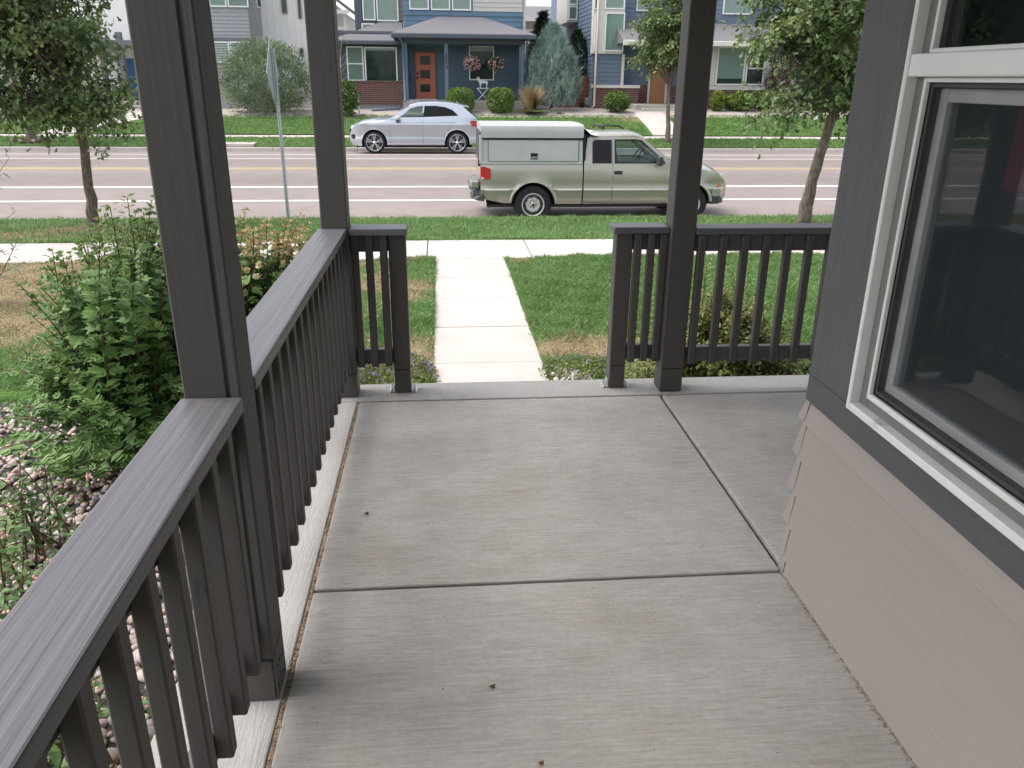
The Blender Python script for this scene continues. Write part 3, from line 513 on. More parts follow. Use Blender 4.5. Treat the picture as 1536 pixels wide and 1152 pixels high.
def wheel(t, name, cx, cy, r, w, kind, side=-1):
    """wheel on an axle along y; the shown face looks towards side"""
    O = ORG[t.name]; c = (O.x+cx, O.y+cy, O.z+r)
    b = MB(); b.lathe([(r*.3, -w*.4), (r*.62, -w*.42), (r*.62, w*.42), (r*.3, w*.4)], c, 'y', 28); wh = b.build('wheel', M['alloy_dark'], t)
    rr = .62 if kind == 'steel' else .76
    b = MB(); b.lathe([(r*rr, -w*.5), (r*.86, -w*.52), (r*.95, -w*.46), (r*.985, -w*.36), (r, -w*.2), (r, w*.2), (r*.985, w*.36), (r*.95, w*.46), (r*.86, w*.5), (r*rr, w*.5), (r*rr, -w*.5)], c, 'y', 40); b.build('tyre', M['rubber'], wh)
    yo = side*w*.5; b = MB(); s = side
    if kind == 'steel':
        b.lathe([(r*.62, -s*.005+yo), (r*.60, yo+s*.006), (r*.56, yo-s*.004), (r*.52, yo-s*.04), (r*.49, yo-s*.05), (r*.47, yo-s*.035), (r*.34, yo-s*.012), (r*.25, yo-s*.02), (r*.20, yo-s*.03), (r*.12, yo-s*.028), (r*.11, yo-s*.002), (0, yo)], c, 'y', 36)
        rim = b.build('rim', M['rim_steel'], wh)
        b = MB()
        for k in range(8):
            q = k*math.pi/4+.2; b.lathe([(0, 0), (.021, 0), (.021, s*.004), (0, s*.004)], (c[0]+r*.415*math.cos(q), c[1]+yo-s*.018, c[2]+r*.415*math.sin(q)), 'y', 8)
        for k in range(5):
            q = k*math.pi*.4; b.lathe([(0, 0), (.011, 0), (.011, s*.012), (0, s*.012)], (c[0]+r*.17*math.cos(q), c[1]+yo-s*.022, c[2]+r*.17*math.sin(q)), 'y', 6)
        b.lathe([(0, 0), (.03, 0), (.03, s*.006), (0, s*.006)], (c[0], c[1]+yo-s*.003, c[2]), 'y', 10); o = b.build('rim_holes', M['black'], wh)
    else:
        b.lathe([(r*.76, yo), (r*.745, yo+s*.006), (r*.72, yo-s*.005), (r*.70, yo-s*.05)], c, 'y', 40); b.lathe([(r*.16, yo-s*.03), (r*.15, yo-s*.005), (0, yo-s*.003)], c, 'y', 16)
        for k in range(5):
            for d in (-.17, .17):
                q = math.pi/2+k*2*math.pi/5+d; q2 = math.pi/2+k*2*math.pi/5+d*.62
                a = Vector((math.cos(q2)*r*.12, 0, math.sin(q2)*r*.12)); e = Vector((math.cos(q)*r*.73, 0, math.sin(q)*r*.73)); n = (e-a).normalized(); p = Vector((-n.z, 0, n.x)); cc = Vector(c)+Vector((0, yo-s*.02, 0))
                b.add([cc+a-p*.012, cc+a+p*.012, cc+e+p*.02, cc+e-p*.02, cc+a-p*.01+Vector((0,s*.014,0)), cc+a+p*.01+Vector((0,s*.014,0)), cc+e+p*.016+Vector((0,s*.018,0)), cc+e-p*.016+Vector((0,s*.018,0))], [(4,5,6,7),(0,1,5,4),(1,2,6,5),(2,3,7,6),(3,0,4,7)])
        b.build('rim', M['alloy'], wh)
    return wh
def loft(t, name, m, xs, section, caps=True):
    """half sections (bottom to top centre) mirrored and skinned along x"""
    O = ORG[t.name]; b = MB(); secs = [section(x) for x in xs]; n = len(secs[0]); N = 2*n-1; vs = []
    for x, s in zip(xs, secs):
        for (wd, z) in s: vs.append((O.x+x, O.y-wd, O.z+z))
        for (wd, z) in reversed(s[:-1]): vs.append((O.x+x, O.y+wd, O.z+z))
    fs = [(i*N+k, i*N+k+1, (i+1)*N+k+1, (i+1)*N+k) for i in range(len(xs)-1) for k in range(N-1)]
    b.add(vs, fs, True)
    if caps:
        b.add([vs[k] for k in range(N)], [tuple(range(N))]); b.add([vs[(len(xs)-1)*N+k] for k in range(N)], [tuple(range(N))])
    o = b.build(name, m, t); q = o.modifiers.new('split', 'EDGE_SPLIT'); q.split_angle = math.radians(38); return o
def side_plate(t, name, m, loops, wf, th=.03, label=None):
    O = ORG[t.name]
    for s in (-1, 1): o = MB().plate([[(O.x+x, O.y+s*wf(z), O.z+z) for x, z in l] for l in loops], (0, -s*th, 0)).build(name, m, t)
    return o
def side_glass(t, name, m, loop, wf, inset=.012):
    O = ORG[t.name]; r = None
    for s in (-1, 1): o = MB().prism([(O.x+x, O.y+s*(wf(z)-inset), O.z+z) for x, z in loop], (0, -s*.004, 0)).build(name, m, t)
    return o
def arch(x, xc, R, wz, sill):
    d = abs(x-xc); return wz+math.sqrt(R*R-d*d) if d < R and wz+math.sqrt(R*R-d*d) > sill else sill
def tquad(t, name, m, pts, d, bevel=0):
    O = ORG[t.name]; return MB().prism([O+Vector(p) for p in pts], d).build(name, m, t, bevel=bevel)
def tbox(t, name, m, x0, x1, y0, y1, z0, z1, bevel=0, parent=None, seg=2):
    O = ORG[t.name]; return MB().box(O.x+x0, O.x+x1, O.y+y0, O.y+y1, O.z+z0, O.z+z1).build(name, m, parent or t, bevel=bevel, seg=seg)

# pickup: x forward from the rear axle, shown side is -y
tk = thing('pickup_truck', (1.785, 16.62, -1.088), 'pewter pickup truck with a dented silver canopy over its bed parked at the near kerb', 'pickup truck')
PR, PW = .368, .86
def psec(x):
    sill = float(np.interp(x, [-1.05, -.94, -.6, 0, 3.6, 3.95], [.50, .47, .40, .38, .39, .50]))
    zb = max(arch(x, 0, .435, PR, sill), arch(x, 3.14, .425, PR, sill))
    belt = float(np.interp(x, [-1.1, 2.72, 3.2, 3.55, 3.75, 3.86, 3.92], [1.145, 1.145, 1.09, 1.02, .93, .84, .72])); top = float(np.interp(x, [-1.1, 2.70, 2.78, 3.2, 3.5, 3.7, 3.83, 3.92], [1.15, 1.15, 1.17, 1.165, 1.125, 1.05, .95, .78]))
    tp = 1-.20*max(0, (x-3.2)/.7)**2.4-.03*max(0, (-.85-x)/.2)
    fl = 0
    for xc, R in ((0, .435), (3.14, .425)):
        d = math.hypot(x-xc, max(zb-PR, .0)); 
        if zb > sill+.001: fl = .022
    zz = [0, .45, .60, .642, .66, .69, .80, .95, 1.05]; ww = [.80, .835, .846, .850, .868, .852, .862, .858, .842]
    out = []
    for k, (z, q) in enumerate(zip(zz, ww)):
        z2 = max(z if k else zb, zb+.004*k); z2 = min(z2, belt-.012*(9-k)); g = fl*max(0, 1-(z2-zb)/.09) if fl else 0
        out.append(((float(np.interp(z2, zz[1:], ww[1:]) if k else q)+g)*tp, z2))
    out += [(.822*tp, belt-.006), (.79*tp, belt+.002), (.70*tp, belt+.3*(top-belt)), (.45*tp, belt+.8*(top-belt)), (0, top)]
    return out
def xs_for(a, b, arches, step=.07):
    s = set(np.round(np.arange(a, b, step), 3)) | {a, b}
    for xc, R in arches:
        for q in (-1, -.985, -.95, -.88, -.75, -.6, -.42, -.2, 0, .2, .42, .6, .75, .88, .95, .985, 1):
            if a < xc+R*q < b: s.add(round(xc+R*q, 4))
        for q in (-1.012, 1.012):
            if a < xc+R*q < b: s.add(round(xc+R*q, 4))
    return sorted(s)
loft(tk, 'bed', M['pewter_paint'], xs_for(-1.03, .962, [(0, .435)]), psec); loft(tk, 'body', M['pewter_paint'], xs_for(.988, 3.92, [(3.14, .425)]), psec)
tbox(tk, 'bed_gap', M['void'], .95, 1.0, -.80, .80, .42, 1.12); tbox(tk, 'underbody', M['void'], -.9, 3.7, -.70, .70, .36, .78); tbox(tk, 'chassis_rail', M['trim_plastic'], -.9, 3.6, -.55, -.45, .28, .37)
for xc in (0, 3.14):
    wheel(tk, 'wheel', xc, -.735, PR, .22, 'steel', -1); wheel(tk, 'wheel', xc, .735, PR, .22, 'steel', 1)
# seams proud of nothing: thin dark strips let into the side
def seam(t, pts, wf, name='door_seam', r=.004):
    O = ORG[t.name]; return MB().tube([(O.x+x, O.y-wf(z), O.z+z) for x, z in pts], r, 5).build(name, M['void'], t)
def archlip(t, name, m, xc, zc, R, a0, a1, yo, w=.03, d=.012):
    O = ORG[t.name]
    for s in (-1, 1):
        b = MB(); n = 22; vs = []
        for i in range(n+1):
            q = a0+(a1-a0)*i/n; c, sn = math.cos(q), math.sin(q)
            for (r, y) in ((R-.004, yo-.02), (R, yo+d), (R+w*.6, yo+d*1.1), (R+w, yo-.004)): vs.append((O.x+xc+r*c, O.y+s*y, O.z+zc+r*sn))
        b.add(vs, [(i*4+k, i*4+k+1, i*4+k+5, i*4+k+4) for i in range(n) for k in range(3)], True); b.build(name, m, t)
def pw(z): return float(np.interp(z, [0, .45, .60, .642, .66, .69, .80, .95, 1.05, 1.139, 1.147, 1.64], [.80, .835, .846, .85, .868, .852, .862, .858, .842, .822, .81, .668]))
seam(tk, [(1.555, .40), (1.556, .5), (1.556, .645), (1.556, .66), (1.556, .69), (1.556, .9), (1.556, 1.05), (1.556, 1.14), (1.556, 1.60)], pw); seam(tk, [(2.70, 1.14), (2.735, 1.05), (2.75, .9), (2.75, .70), (2.74, .66), (2.735, .62), (2.66, .40)], pw); seam(tk, [(1.57, .405), (2.66, .405)], pw); seam(tk, [(1.0, .41), (1.54, .405)], pw)
mat('crease_highlight', (.56, .55, .50), rough=.28, metal=.4, coat=.6, var=.03)  # lighter than the body paint: crease highlight put into the strips' colour
for xc in (0, 3.14): archlip(tk, 'arch_flare', M['pewter_paint'], xc, PR, .432 if xc == 0 else .422, math.radians(8), math.radians(172), .858 if xc == 0 else .835, .05, .016)
for s in (-1, 1):
    for (xa, xb) in ((-.95, -.47), (.47, .955), (.995, 1.548), (1.562, 2.725)): O = ORG[tk.name]; MB().prism([(O.x+xa, O.y+s*.862, O.z+.635), (O.x+xa, O.y+s*.876, O.z+.648), (O.x+xa, O.y+s*.876, O.z+.662), (O.x+xa, O.y+s*.862, O.z+.678)], (xb-xa, 0, 0)).build('crease_highlight_strip', M['crease_highlight'], tk)
cab = [(.99, 1.142), (1.06, 1.60), (1.10, 1.645), (1.95, 1.672), (2.10, 1.645), (2.20, 1.59), (2.80, 1.142)]
rw_ = [(1.16, 1.165), (1.525, 1.165), (1.525, 1.585), (1.205, 1.58), (1.165, 1.54)]; dw_ = [(1.605, 1.165), (2.60, 1.165), (2.56, 1.225), (2.13, 1.575), (2.02, 1.592), (1.605, 1.588)]
side_plate(tk, 'cab_side', M['pewter_paint'], [cab, rw_, dw_], pw); side_glass(tk, 'side_window', M['privacy_glass'], rw_, pw, .008); side_glass(tk, 'door_window', M['car_glass'], dw_, pw, .014)
def inset(loop, k):
    cx = sum(p[0] for p in loop)/len(loop); cz = sum(p[1] for p in loop)/len(loop); return [(cx+(x-cx)*k[0], cz+(z-cz)*k[1]) for x, z in loop]
side_plate(tk, 'window_seal', M['black'], [inset(dw_, (1.03, 1.06)), inset(dw_, (.965, .93))], lambda z: pw(z)+.003, .012); side_plate(tk, 'window_seal', M['black'], [inset(rw_, (1.06, 1.05)), inset(rw_, (.95, .96))], lambda z: pw(z)+.003, .012)
def roofsec(x):
    z = float(np.interp(x, [1.06, 1.12, 1.95, 2.10, 2.21], [1.60, 1.645, 1.672, 1.645, 1.585])); return [(pw(1.64)+.004, z-.012), (.655, z+.01), (.60, z+.034), (.45, z+.058), (.2, z+.072), (0, z+.076)]
loft(tk, 'roof', M['pewter_paint'], [1.05, 1.08, 1.12, 1.3, 1.6, 1.95, 2.05, 2.12, 2.18, 2.215], roofsec, False)
tquad(tk, 'windscreen', M['car_glass'], [(2.215, -.655, 1.595), (2.215, .655, 1.595), (2.80, .77, 1.15), (2.80, -.77, 1.15)], (-.006, 0, 0)); tquad(tk, 'rear_window', M['privacy_glass'], [(1.07, -.66, 1.60), (1.07, .66, 1.60), (1.0, .78, 1.15), (1.0, -.78, 1.15)], (.006, 0, 0))
for yy in (-.36, .36):
    s_ = tbox(tk, 'seat', M['seat_cloth'], 1.72, 2.16, yy-.24, yy+.24, .70, .95, .05); O = ORG[tk.name]
    MB().obox(O+Vector((1.66, yy, 1.18)), (.075, 0, -.02), (0, .23, 0), (-.09, 0, .30)).build('backrest', M['seat_cloth'], s_, bevel=.05, seg=2); MB().obox(O+Vector((1.56, yy, 1.50)), (.045, 0, 0), (0, .12, 0), (-.01, 0, .07)).build('headrest', M['seat_cloth'], s_, bevel=.03, seg=2)
O = ORG[tk.name]; tbox(tk, 'dashboard', M['trim_plastic'], 2.42, 2.80, -.74, .74, .9, 1.19, .04)
ctr = O+Vector((2.30, .36, 1.20)); b = MB(); cp = [ctr+Vector((.09*math.cos(a), .185*math.sin(a), .165*math.cos(a))) for a in np.linspace(0, 2*math.pi, 22)]; b.tube(cp, .015, 6); b.tube([cp[5], ctr, cp[16]], .012, 5); b.tube([ctr, ctr+Vector((.25, 0, -.14))], .03, 6); b.build('steering_wheel', M['black'], tk)
mi = MB().obox(O+Vector((2.46, -.93, 1.215)), (.05, .0, 0), (0, .095, 0), (0, 0, .085)).build('wing_mirror', M['trim_plastic'], tk, bevel=.03, seg=3); MB().obox(O+Vector((2.49, -.83, 1.18)), (.05, 0, 0), (0, .04, 0), (0, 0, .035)).build('mirror_arm', M['trim_plastic'], mi)
h = tbox(tk, 'door_handle', M['black'], 1.585, 1.745, -.868, -.85, .955, 1.02, .008); tbox(tk, 'pull', M['trim_plastic'], 1.60, 1.73, -.876, -.866, .975, .998, .006, parent=h)
tl = tquad(tk, 'tail_light', M['lamp_red'], [(-1.035, -.85, .86), (-1.035, -.835, 1.10), (-.96, -.85, 1.10), (-.84, -.868, 1.06), (-.835, -.872, .88), (-.85, -.872, .86)], (0, .10, 0), .006); tbox(tk, 'reverse_lamp', M['lamp_clear'], -1.02, -.97, -.874, -.85, .865, .90, 0, parent=tl)
tquad(tk, 'tail_light', M['lamp_red'], [(-1.035, .85, .86), (-1.035, .835, 1.10), (-.96, .85, 1.10), (-.84, .868, 1.06), (-.835, .872, .88), (-.85, .872, .86)], (0, -.10, 0), .006)
b = MB(); b.prism([O+Vector(p) for p in [(-1.05, -.84, .58), (-1.14, -.80, .66), (-1.23, -.70, .66), (-1.23, -.70, .50), (-1.14, -.82, .46), (-.95, -.865, .44), (-.97, -.865, .60)]], (0, .35, 0)); b.box(O.x-1.23, O.x-1.05, O.y-.6, O.y+.85, O.z+.50, O.z+.66); rb = b.build('rear_bumper', M['trim_plastic'], tk, bevel=.02, seg=2)
tbox(tk, 'bumper_step', M['chrome_grey'], -1.21, -1.06, -.60, .60, .66, .80, .02, parent=rb); tbox(tk, 'bumper_cap', M['chrome_grey'], -1.243, -1.16, -.74, .74, .52, .64, .015, parent=rb); tbox(tk, 'tow_hook', M['black'], -.88, -.84, -.6, -.56, .33, .46)
tbox(tk, 'tailgate_hinge', M['black'], -1.075, -1.03, -.80, -.74, 1.10, 1.22)
b = MB(); b.prism([O+Vector(p) for p in [(3.60, -.845, .53), (3.60, -.845, .68), (3.86, -.70, .69), (3.985, -.40, .69), (3.985, -.40, .55), (3.93, -.62, .52)]], (0, .3, 0)); b.prism([O+Vector(p) for p in [(3.62, -.80, .53), (3.62, -.80, .685), (3.95, -.55, .685), (3.99, 0, .685), (3.95, .55, .685), (3.62, .80, .685), (3.62, .80, .53), (3.95, .55, .53), (3.985, 0, .53), (3.95, -.55, .53)]], (0, 0, .003))
b = MB(); pl = [(3.60, -.85), (3.78, -.80), (3.92, -.62), (3.985, -.3), (3.99, 0), (3.985, .3), (3.92, .62), (3.78, .80), (3.60, .85), (3.55, .5), (3.55, -.5)]; b.prism([O+Vector((x, y, .525)) for x, y in pl], (0, 0, .165)); b.build('front_bumper', M['chrome_grey'], tk, bevel=.02, seg=2)
b = MB(); b.prism([O+Vector((x-.02, y*.985, .37)) for x, y in pl], (0, 0, .152)); b.build('air_dam', M['trim_plastic'], tk, bevel=.01)
for s in (-1, 1):
    tquad(tk, 'headlight', M['lamp_clear'], [(3.80, s*.735, .80), (3.93, s*.58, .80), (3.90, s*.58, .93), (3.80, s*.70, .96)], (-.03, s*.012, .01), .004); tquad(tk, 'indicator', M['lamp_amber'], [(3.70, s*.79, .70), (3.915, s*.63, .70), (3.905, s*.63, .775), (3.72, s*.77, .79)], (.008, s*.015, 0), .004)
tbox(tk, 'grille', M['black'], 3.86, 3.925, -.52, .52, .72, .86, .01)
# canopy
def csec(x):
    k = float(np.interp(x, [-1.03, .97], [1, 1])); return [(.836*k, 1.628), (.845*k, 1.635), (.842*k, 1.72), (.836*k, 1.80), (.818*k, 1.845), (.78*k, 1.863), (.4*k, 1.876), (0, 1.88)]
loft(tk, 'canopy_roof', M['canopy_white'], [-1.025, -1.0, -.6, 0, .5, .90, .955], csec)
for s in (-1, 1):
    O = ORG[tk.name]
    MB().prism([O+Vector(p) for p in [(-1.01, s*.815, 1.15), (.955, s*.815, 1.15), (.945, s*.812, 1.625), (-1.005, s*.812, 1.625)]], (0, -s*.02, 0)).build('canopy_side', M['canopy_panel'], tk)
    if s < 0:
        dr = MB().box(O.x-.875, O.x+.865, O.y-.824, O.y-.817, O.z+1.195, O.z+1.588).build('canopy_door', M['canopy_panel'], tk, bevel=.004)
        MB().box(O.x-.99, O.x+.945, O.y-.830, O.y-.815, O.z+1.594, O.z+1.622).build('door_gap_strip', M['black'], dr)  # black strip drawn for the gap under the roof lip
        lt = MB().box(O.x-.065, O.x+.075, O.y-.829, O.y-.823, O.z+1.235, O.z+1.348).build('door_latch', M['black'], dr, bevel=.004)
        MB().box(O.x-.87, O.x+.86, O.y-.8225, O.y-.8165, O.z+1.186, O.z+1.192).build('door_edge', M['black'], dr)
        for xx in (-.883, .873): MB().box(O.x+xx-.003, O.x+xx+.003, O.y-.8225, O.y-.8165, O.z+1.19, O.z+1.59).build('door_edge', M['black'], dr)
MB().box(O.x-.06, O.x+.07, O.y-.835, O.y-.829, O.z+1.255, O.z+1.285).build('latch_bar', M['chrome_grey'], dr)
tbox(tk, 'canopy_sill', M['canopy_panel'], -1.02, .96, -.835, .835, 1.148, 1.172, .005); tbox(tk, 'rear_frame', M['trim_plastic'], -1.045, -1.01, -.825, .825, 1.15, 1.74, .01); tbox(tk, 'front_seal', M['black'], .956, 1.02, -.80, .80, 1.16, 1.70, .02); tbox(tk, 'rear_strip', M['canopy_panel'], -1.05, -1.0, -.838, -.80, 1.15, 1.68, .008)
b = MB(); path = [(.93, 1.872), (1.0, 1.85), (1.06, 1.80), (1.11, 1.755), (1.18, 1.735), (1.27, 1.728)]
for (xa, za), (xb, zb) in zip(path[:-1], path[1:]):
    for s in (-1, 1):
        wa, wb = (.74+.02*(xa < 1), .72); b.add([O+Vector(p) for p in [(xa, 0, za+.0), (xb, 0, zb+.0), (xb, s*.74, zb-.03-.02), (xa, s*.78, za-.06-.0)]], [(0, 1, 2, 3)], True); b.add([O+Vector(p) for p in [(xa, 0, za-.012), (xb, 0, zb-.012), (xb, s*.74, zb-.062), (xa, s*.78, za-.072)]], [(0, 3, 2, 1)], True)
b.build('canopy_fairing', M['white_paint'], tk)
tbox(tk, 'roof_rack_bar', M['black'], 1.50, 1.54, .1, .6, 1.745, 1.80); b = MB(); b.tube([O+Vector(p) for p in [(1.40, .62, 1.74), (1.40, .62, 1.80), (1.95, .62, 1.78), (2.05, .62, 1.72)]], .018, 6); b.build('roof_rail', M['black'], tk)

# suv: x backward from the front axle
sv_ = thing('parked_suv', (-2.235, 29.24, -.828), 'silver SUV with dark rear windows and multi spoke alloy wheels parked across the street', 'suv')
SR = .362
def belt_s(x): return float(np.interp(x, [-.84, -.80, -.72, -.55, -.41, .05, .52, .95, 1.65, 2.85, 3.1, 3.43, 3.55, 3.58], [.60, .74, .86, .945, .98, 1.05, 1.09, 1.14, 1.16, 1.20, 1.19, 1.15, 1.04, .70]))
def ssec(x):
    sill = float(np.interp(x, [-.84, -.75, -.45, .45, 2.3, 3.3, 3.5, 3.58], [.40, .26, .24, .27, .28, .30, .36, .44])); zb = max(arch(x, 0, .425, SR, sill), arch(x, 2.8, .425, SR, sill)); bt = belt_s(x)
    top = float(np.interp(x, [-.84, -.80, -.72, -.41, .05, .52, .8, 3.2, 3.43, 3.55, 3.58], [.64, .80, .93, 1.06, 1.14, 1.165, 1.17, 1.2, 1.17, 1.05, .72]))
    tp = 1-.30*max(0, (-.25-x)/.59)**2.3-.17*max(0, (x-2.95)/.63)**2.2; fl = .012 if zb > sill+.001 else 0
    zz = [0, .36, .44, .52, .62, .78, .92, .99, 1.015]; ww = [.875, .905, .925, .905, .908, .925, .934, .936, .918]; out = []
    for k, (z, q) in enumerate(zip(zz, ww)):
        z2 = max(z if k else zb, zb+.004*k); z2 = min(z2, bt-.012*(9-k)); out.append(((float(np.interp(z2, zz[1:], ww[1:]) if k else q)+fl*max(0, 1-(z2-zb)/.06))*tp, z2))
    return out+[(.895*tp, bt-.012), (.87*tp, bt), (.75*tp, bt+.35*(top-bt)), (.45*tp, bt+.85*(top-bt)), (0, top)]
loft(sv_, 'body', M['silver_paint'], xs_for(-.835, 3.575, [(0, .425), (2.8, .425)]), ssec)
for xc in (0, 2.8): archlip(sv_, 'arch_flare', M['silver_paint'], xc, SR, .422, math.radians(2), math.radians(178), .905 if xc else .885, .035, .012)
def sw(z): return float(np.interp(z, [0, .36, .44, .52, .62, .78, .92, .99, 1.015, 1.13, 1.17, 1.65], [.875, .905, .925, .905, .908, .925, .934, .936, .918, .895, .868, .665]))
gh = [(.52, 1.11), (.90, 1.37), (1.24, 1.555), (1.51, 1.62), (2.06, 1.645), (2.56, 1.615), (2.83, 1.575), (3.02, 1.525), (3.12, 1.43), (3.47, 1.14), (2.85, 1.19), (1.65, 1.15), (.95, 1.12)]
w1 = [(.86, 1.165), (1.04, 1.30), (1.24, 1.46), (1.48, 1.525), (1.67, 1.54), (1.625, 1.185)]; w2 = [(1.665, 1.187), (1.715, 1.543), (2.10, 1.545), (2.42, 1.505), (2.66, 1.415), (2.86, 1.235)]
side_plate(sv_, 'cabin_side', M['silver_paint'], [gh, w1, w2], sw, .03); side_glass(sv_, 'front_door_window', M['car_glass'], w1, sw, .006); side_glass(sv_, 'rear_door_window', M['privacy_glass'], w2, sw, .006)
def sroof(x):
    z = float(np.interp(x, [1.2, 1.24, 1.51, 2.06, 2.56, 2.83, 3.03], [1.535, 1.555, 1.62, 1.645, 1.615, 1.575, 1.52])); return [(sw(z)+.003, z-.01), (sw(z)-.02, z+.015), (.55, z+.035), (.3, z+.05), (0, z+.055)]
loft(sv_, 'roof', M['silver_paint'], [1.21, 1.3, 1.51, 1.8, 2.06, 2.3, 2.56, 2.83, 3.02], sroof, False)
tquad(sv_, 'spoiler', M['silver_paint'], [(2.85, -.69, 1.60), (3.22, -.67, 1.53), (3.21, -.67, 1.49), (2.95, -.69, 1.53)], (0, 1.36, 0)); tquad(sv_, 'windscreen', M['car_glass'], [(.55, -.85, 1.13), (.55, .85, 1.13), (1.24, .69, 1.56), (1.24, -.69, 1.56)], (.006, 0, 0)); tquad(sv_, 'rear_window', M['privacy_glass'], [(3.09, -.70, 1.47), (3.09, .70, 1.47), (3.47, .78, 1.17), (3.47, -.78, 1.17)], (-.006, 0, .0))
tquad(sv_, 'pillar_trim', M['trim_plastic'], [(3.06, -.735, 1.49), (3.125, -.735, 1.44), (3.48, -.865, 1.16), (3.41, -.87, 1.16)], (0, .06, 0)); tquad(sv_, 'pillar_trim', M['trim_plastic'], [(1.625, -.868, 1.18), (1.67, -.868, 1.18), (1.72, -.705, 1.54), (1.675, -.705, 1.54)], (0, .02, 0))
for xc in (0, 2.8):
    wheel(sv_, 'wheel', xc, -.80, SR, .235, 'alloy', -1); wheel(sv_, 'wheel', xc, .80, SR, .235, 'alloy', 1)
tbox(sv_, 'underbody', M['void'], -.62, 3.3, -.74, .74, .20, .80)
seam(sv_, [(.53, .31), (.53, .44), (.53, .62), (.53, .92), (.54, 1.0)], sw); seam(sv_, [(1.64, .31), (1.64, .44), (1.64, .62), (1.64, .92), (1.64, 1.0), (1.64, 1.14)], sw); seam(sv_, [(2.36, .31), (2.36, .44), (2.37, .62), (2.55, .84), (2.70, 1.0), (2.78, 1.16)], sw); seam(sv_, [(.2, 1.0), (.6, 1.0), (1.2, 1.005), (2.0, 1.01), (2.7, 1.02)], lambda z: .925, 'crease_line', .0045)
O = ORG[sv_.name]; mi = MB().obox(O+Vector((.84, -1.02, 1.16)), (.07, 0, .01), (0, .10, 0), (0, 0, .065)).build('wing_mirror', M['silver_paint'], sv_, bevel=.04, seg=3); MB().obox(O+Vector((.80, -.93, 1.08)), (.05, 0, 0), (0, .06, 0), (0, 0, .03)).build('mirror_arm', M['black'], mi)
for xx in (1.42, 2.40): tbox(sv_, 'door_handle', M['silver_paint'], xx-.09, xx+.09, -.953, -.925, .925, .955, .01)
tquad(sv_, 'headlight', M['lamp_clear'], [(-.775, -.66, .80), (-.44, -.875, .84), (-.44, -.87, .90), (-.60, -.80, .935), (-.74, -.68, .915)], (-.01, -.02, .0), .004); tquad(sv_, 'air_intake', M['black'], [(-.845, -.60, .47), (-.66, -.80, .47), (-.66, -.80, .62), (-.845, -.60, .64)], (-.01, -.012, 0)); tbox(sv_, 'grille', M['black'], -.855, -.82, -.5, .5, .50, .78, .01)
tquad(sv_, 'tail_light', M['lamp_red'], [(3.25, -.925, 1.08), (3.30, -.915, .90), (3.53, -.81, .88), (3.56, -.80, 1.02), (3.45, -.855, 1.085)], (.004, -.012, 0), .004); tbox(sv_, 'sill_strip', M['trim_plastic'], .45, 2.35, -.895, -.85, .255, .285)
MB().prism([O+Vector(p) for p in [(2.72, 0, 1.63), (2.88, 0, 1.66), (2.86, 0, 1.60)]], (0, .02, 0)).build('aerial_fin', M['silver_paint'], sv_)
for yy in (-.38, .38):
    s_ = tbox(sv_, 'seat', M['seat_cloth'], 1.25, 1.7, yy-.24, yy+.24, .62, .9, .05); MB().obox(O+Vector((1.72, yy, 1.15)), (.07, 0, .02), (0, .22, 0), (.08, 0, .30)).build('backrest', M['seat_cloth'], s_, bevel=.05, seg=2)
tbox(sv_, 'dashboard', M['trim_plastic'], .65, .98, -.78, .78, .85, 1.13, .05)
# ------------------------------------------------------------------ houses across the street
mat('blue_siding', (.085, .125, .17), rough=.65, var=.08, scale=2); mat('blue_bright', (.11, .185, .27), rough=.6, var=.12, scale=1.2); mat('navy_trim', (.07, .085, .105), rough=.6, var=.08); mat('slate_blue', (.125, .17, .235), rough=.65, var=.08, scale=2)
mat('beige_siding', (.50, .48, .45), rough=.7, var=.05); mat('grey_siding', (.31, .315, .335), rough=.65, var=.05); mat('mid_grey', (.155, .16, .17), rough=.65, var=.06); mat('white_board', (.80, .78, .76), rough=.7, var=.04, scale=2); mat('cream_trim', (.62, .59, .54), rough=.6, var=.05); mat('window_white', (.74, .75, .76), rough=.4, var=.03)
mat('brown_siding', (.20, .17, .15), rough=.7, var=.08)
mat('orange_door', (.40, .115, .062), rough=.5, var=.06); mat('blue_door', (.05, .12, .30), rough=.5, var=.05); mat('tan_door', (.36, .17, .075), rough=.5, var=.1)
mat('shingle', (.165, .16, .17), rough=.95, var=.22, scale=14, stretch=(1, 3, 3), bump=.6, bscale=20); mat('grey_stone', (.12, .115, .115), rough=.9, var=.5, scale=7, bump=1, bscale=9)
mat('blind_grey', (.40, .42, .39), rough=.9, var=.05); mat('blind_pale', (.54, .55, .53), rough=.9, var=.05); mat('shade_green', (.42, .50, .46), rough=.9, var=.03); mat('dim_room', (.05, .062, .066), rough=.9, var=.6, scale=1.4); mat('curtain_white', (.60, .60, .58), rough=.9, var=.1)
mat('cedar', (.22, .085, .035), rough=.75, var=.35, scale=3, stretch=(1, 4, 9)); mat('terracotta', (.30, .075, .035), rough=.8, var=.2); mat('edging_brick', (.17, .095, .065), rough=.9, var=.3); mat('tan_stone', (.38, .33, .27), rough=.9, var=.15, scale=5); mat('pot_brown', (.10, .05, .04), rough=.7); mat('downspout_tan', (.52, .46, .38), rough=.6, var=.05); mat('meter_grey', (.22, .23, .24), rough=.5)
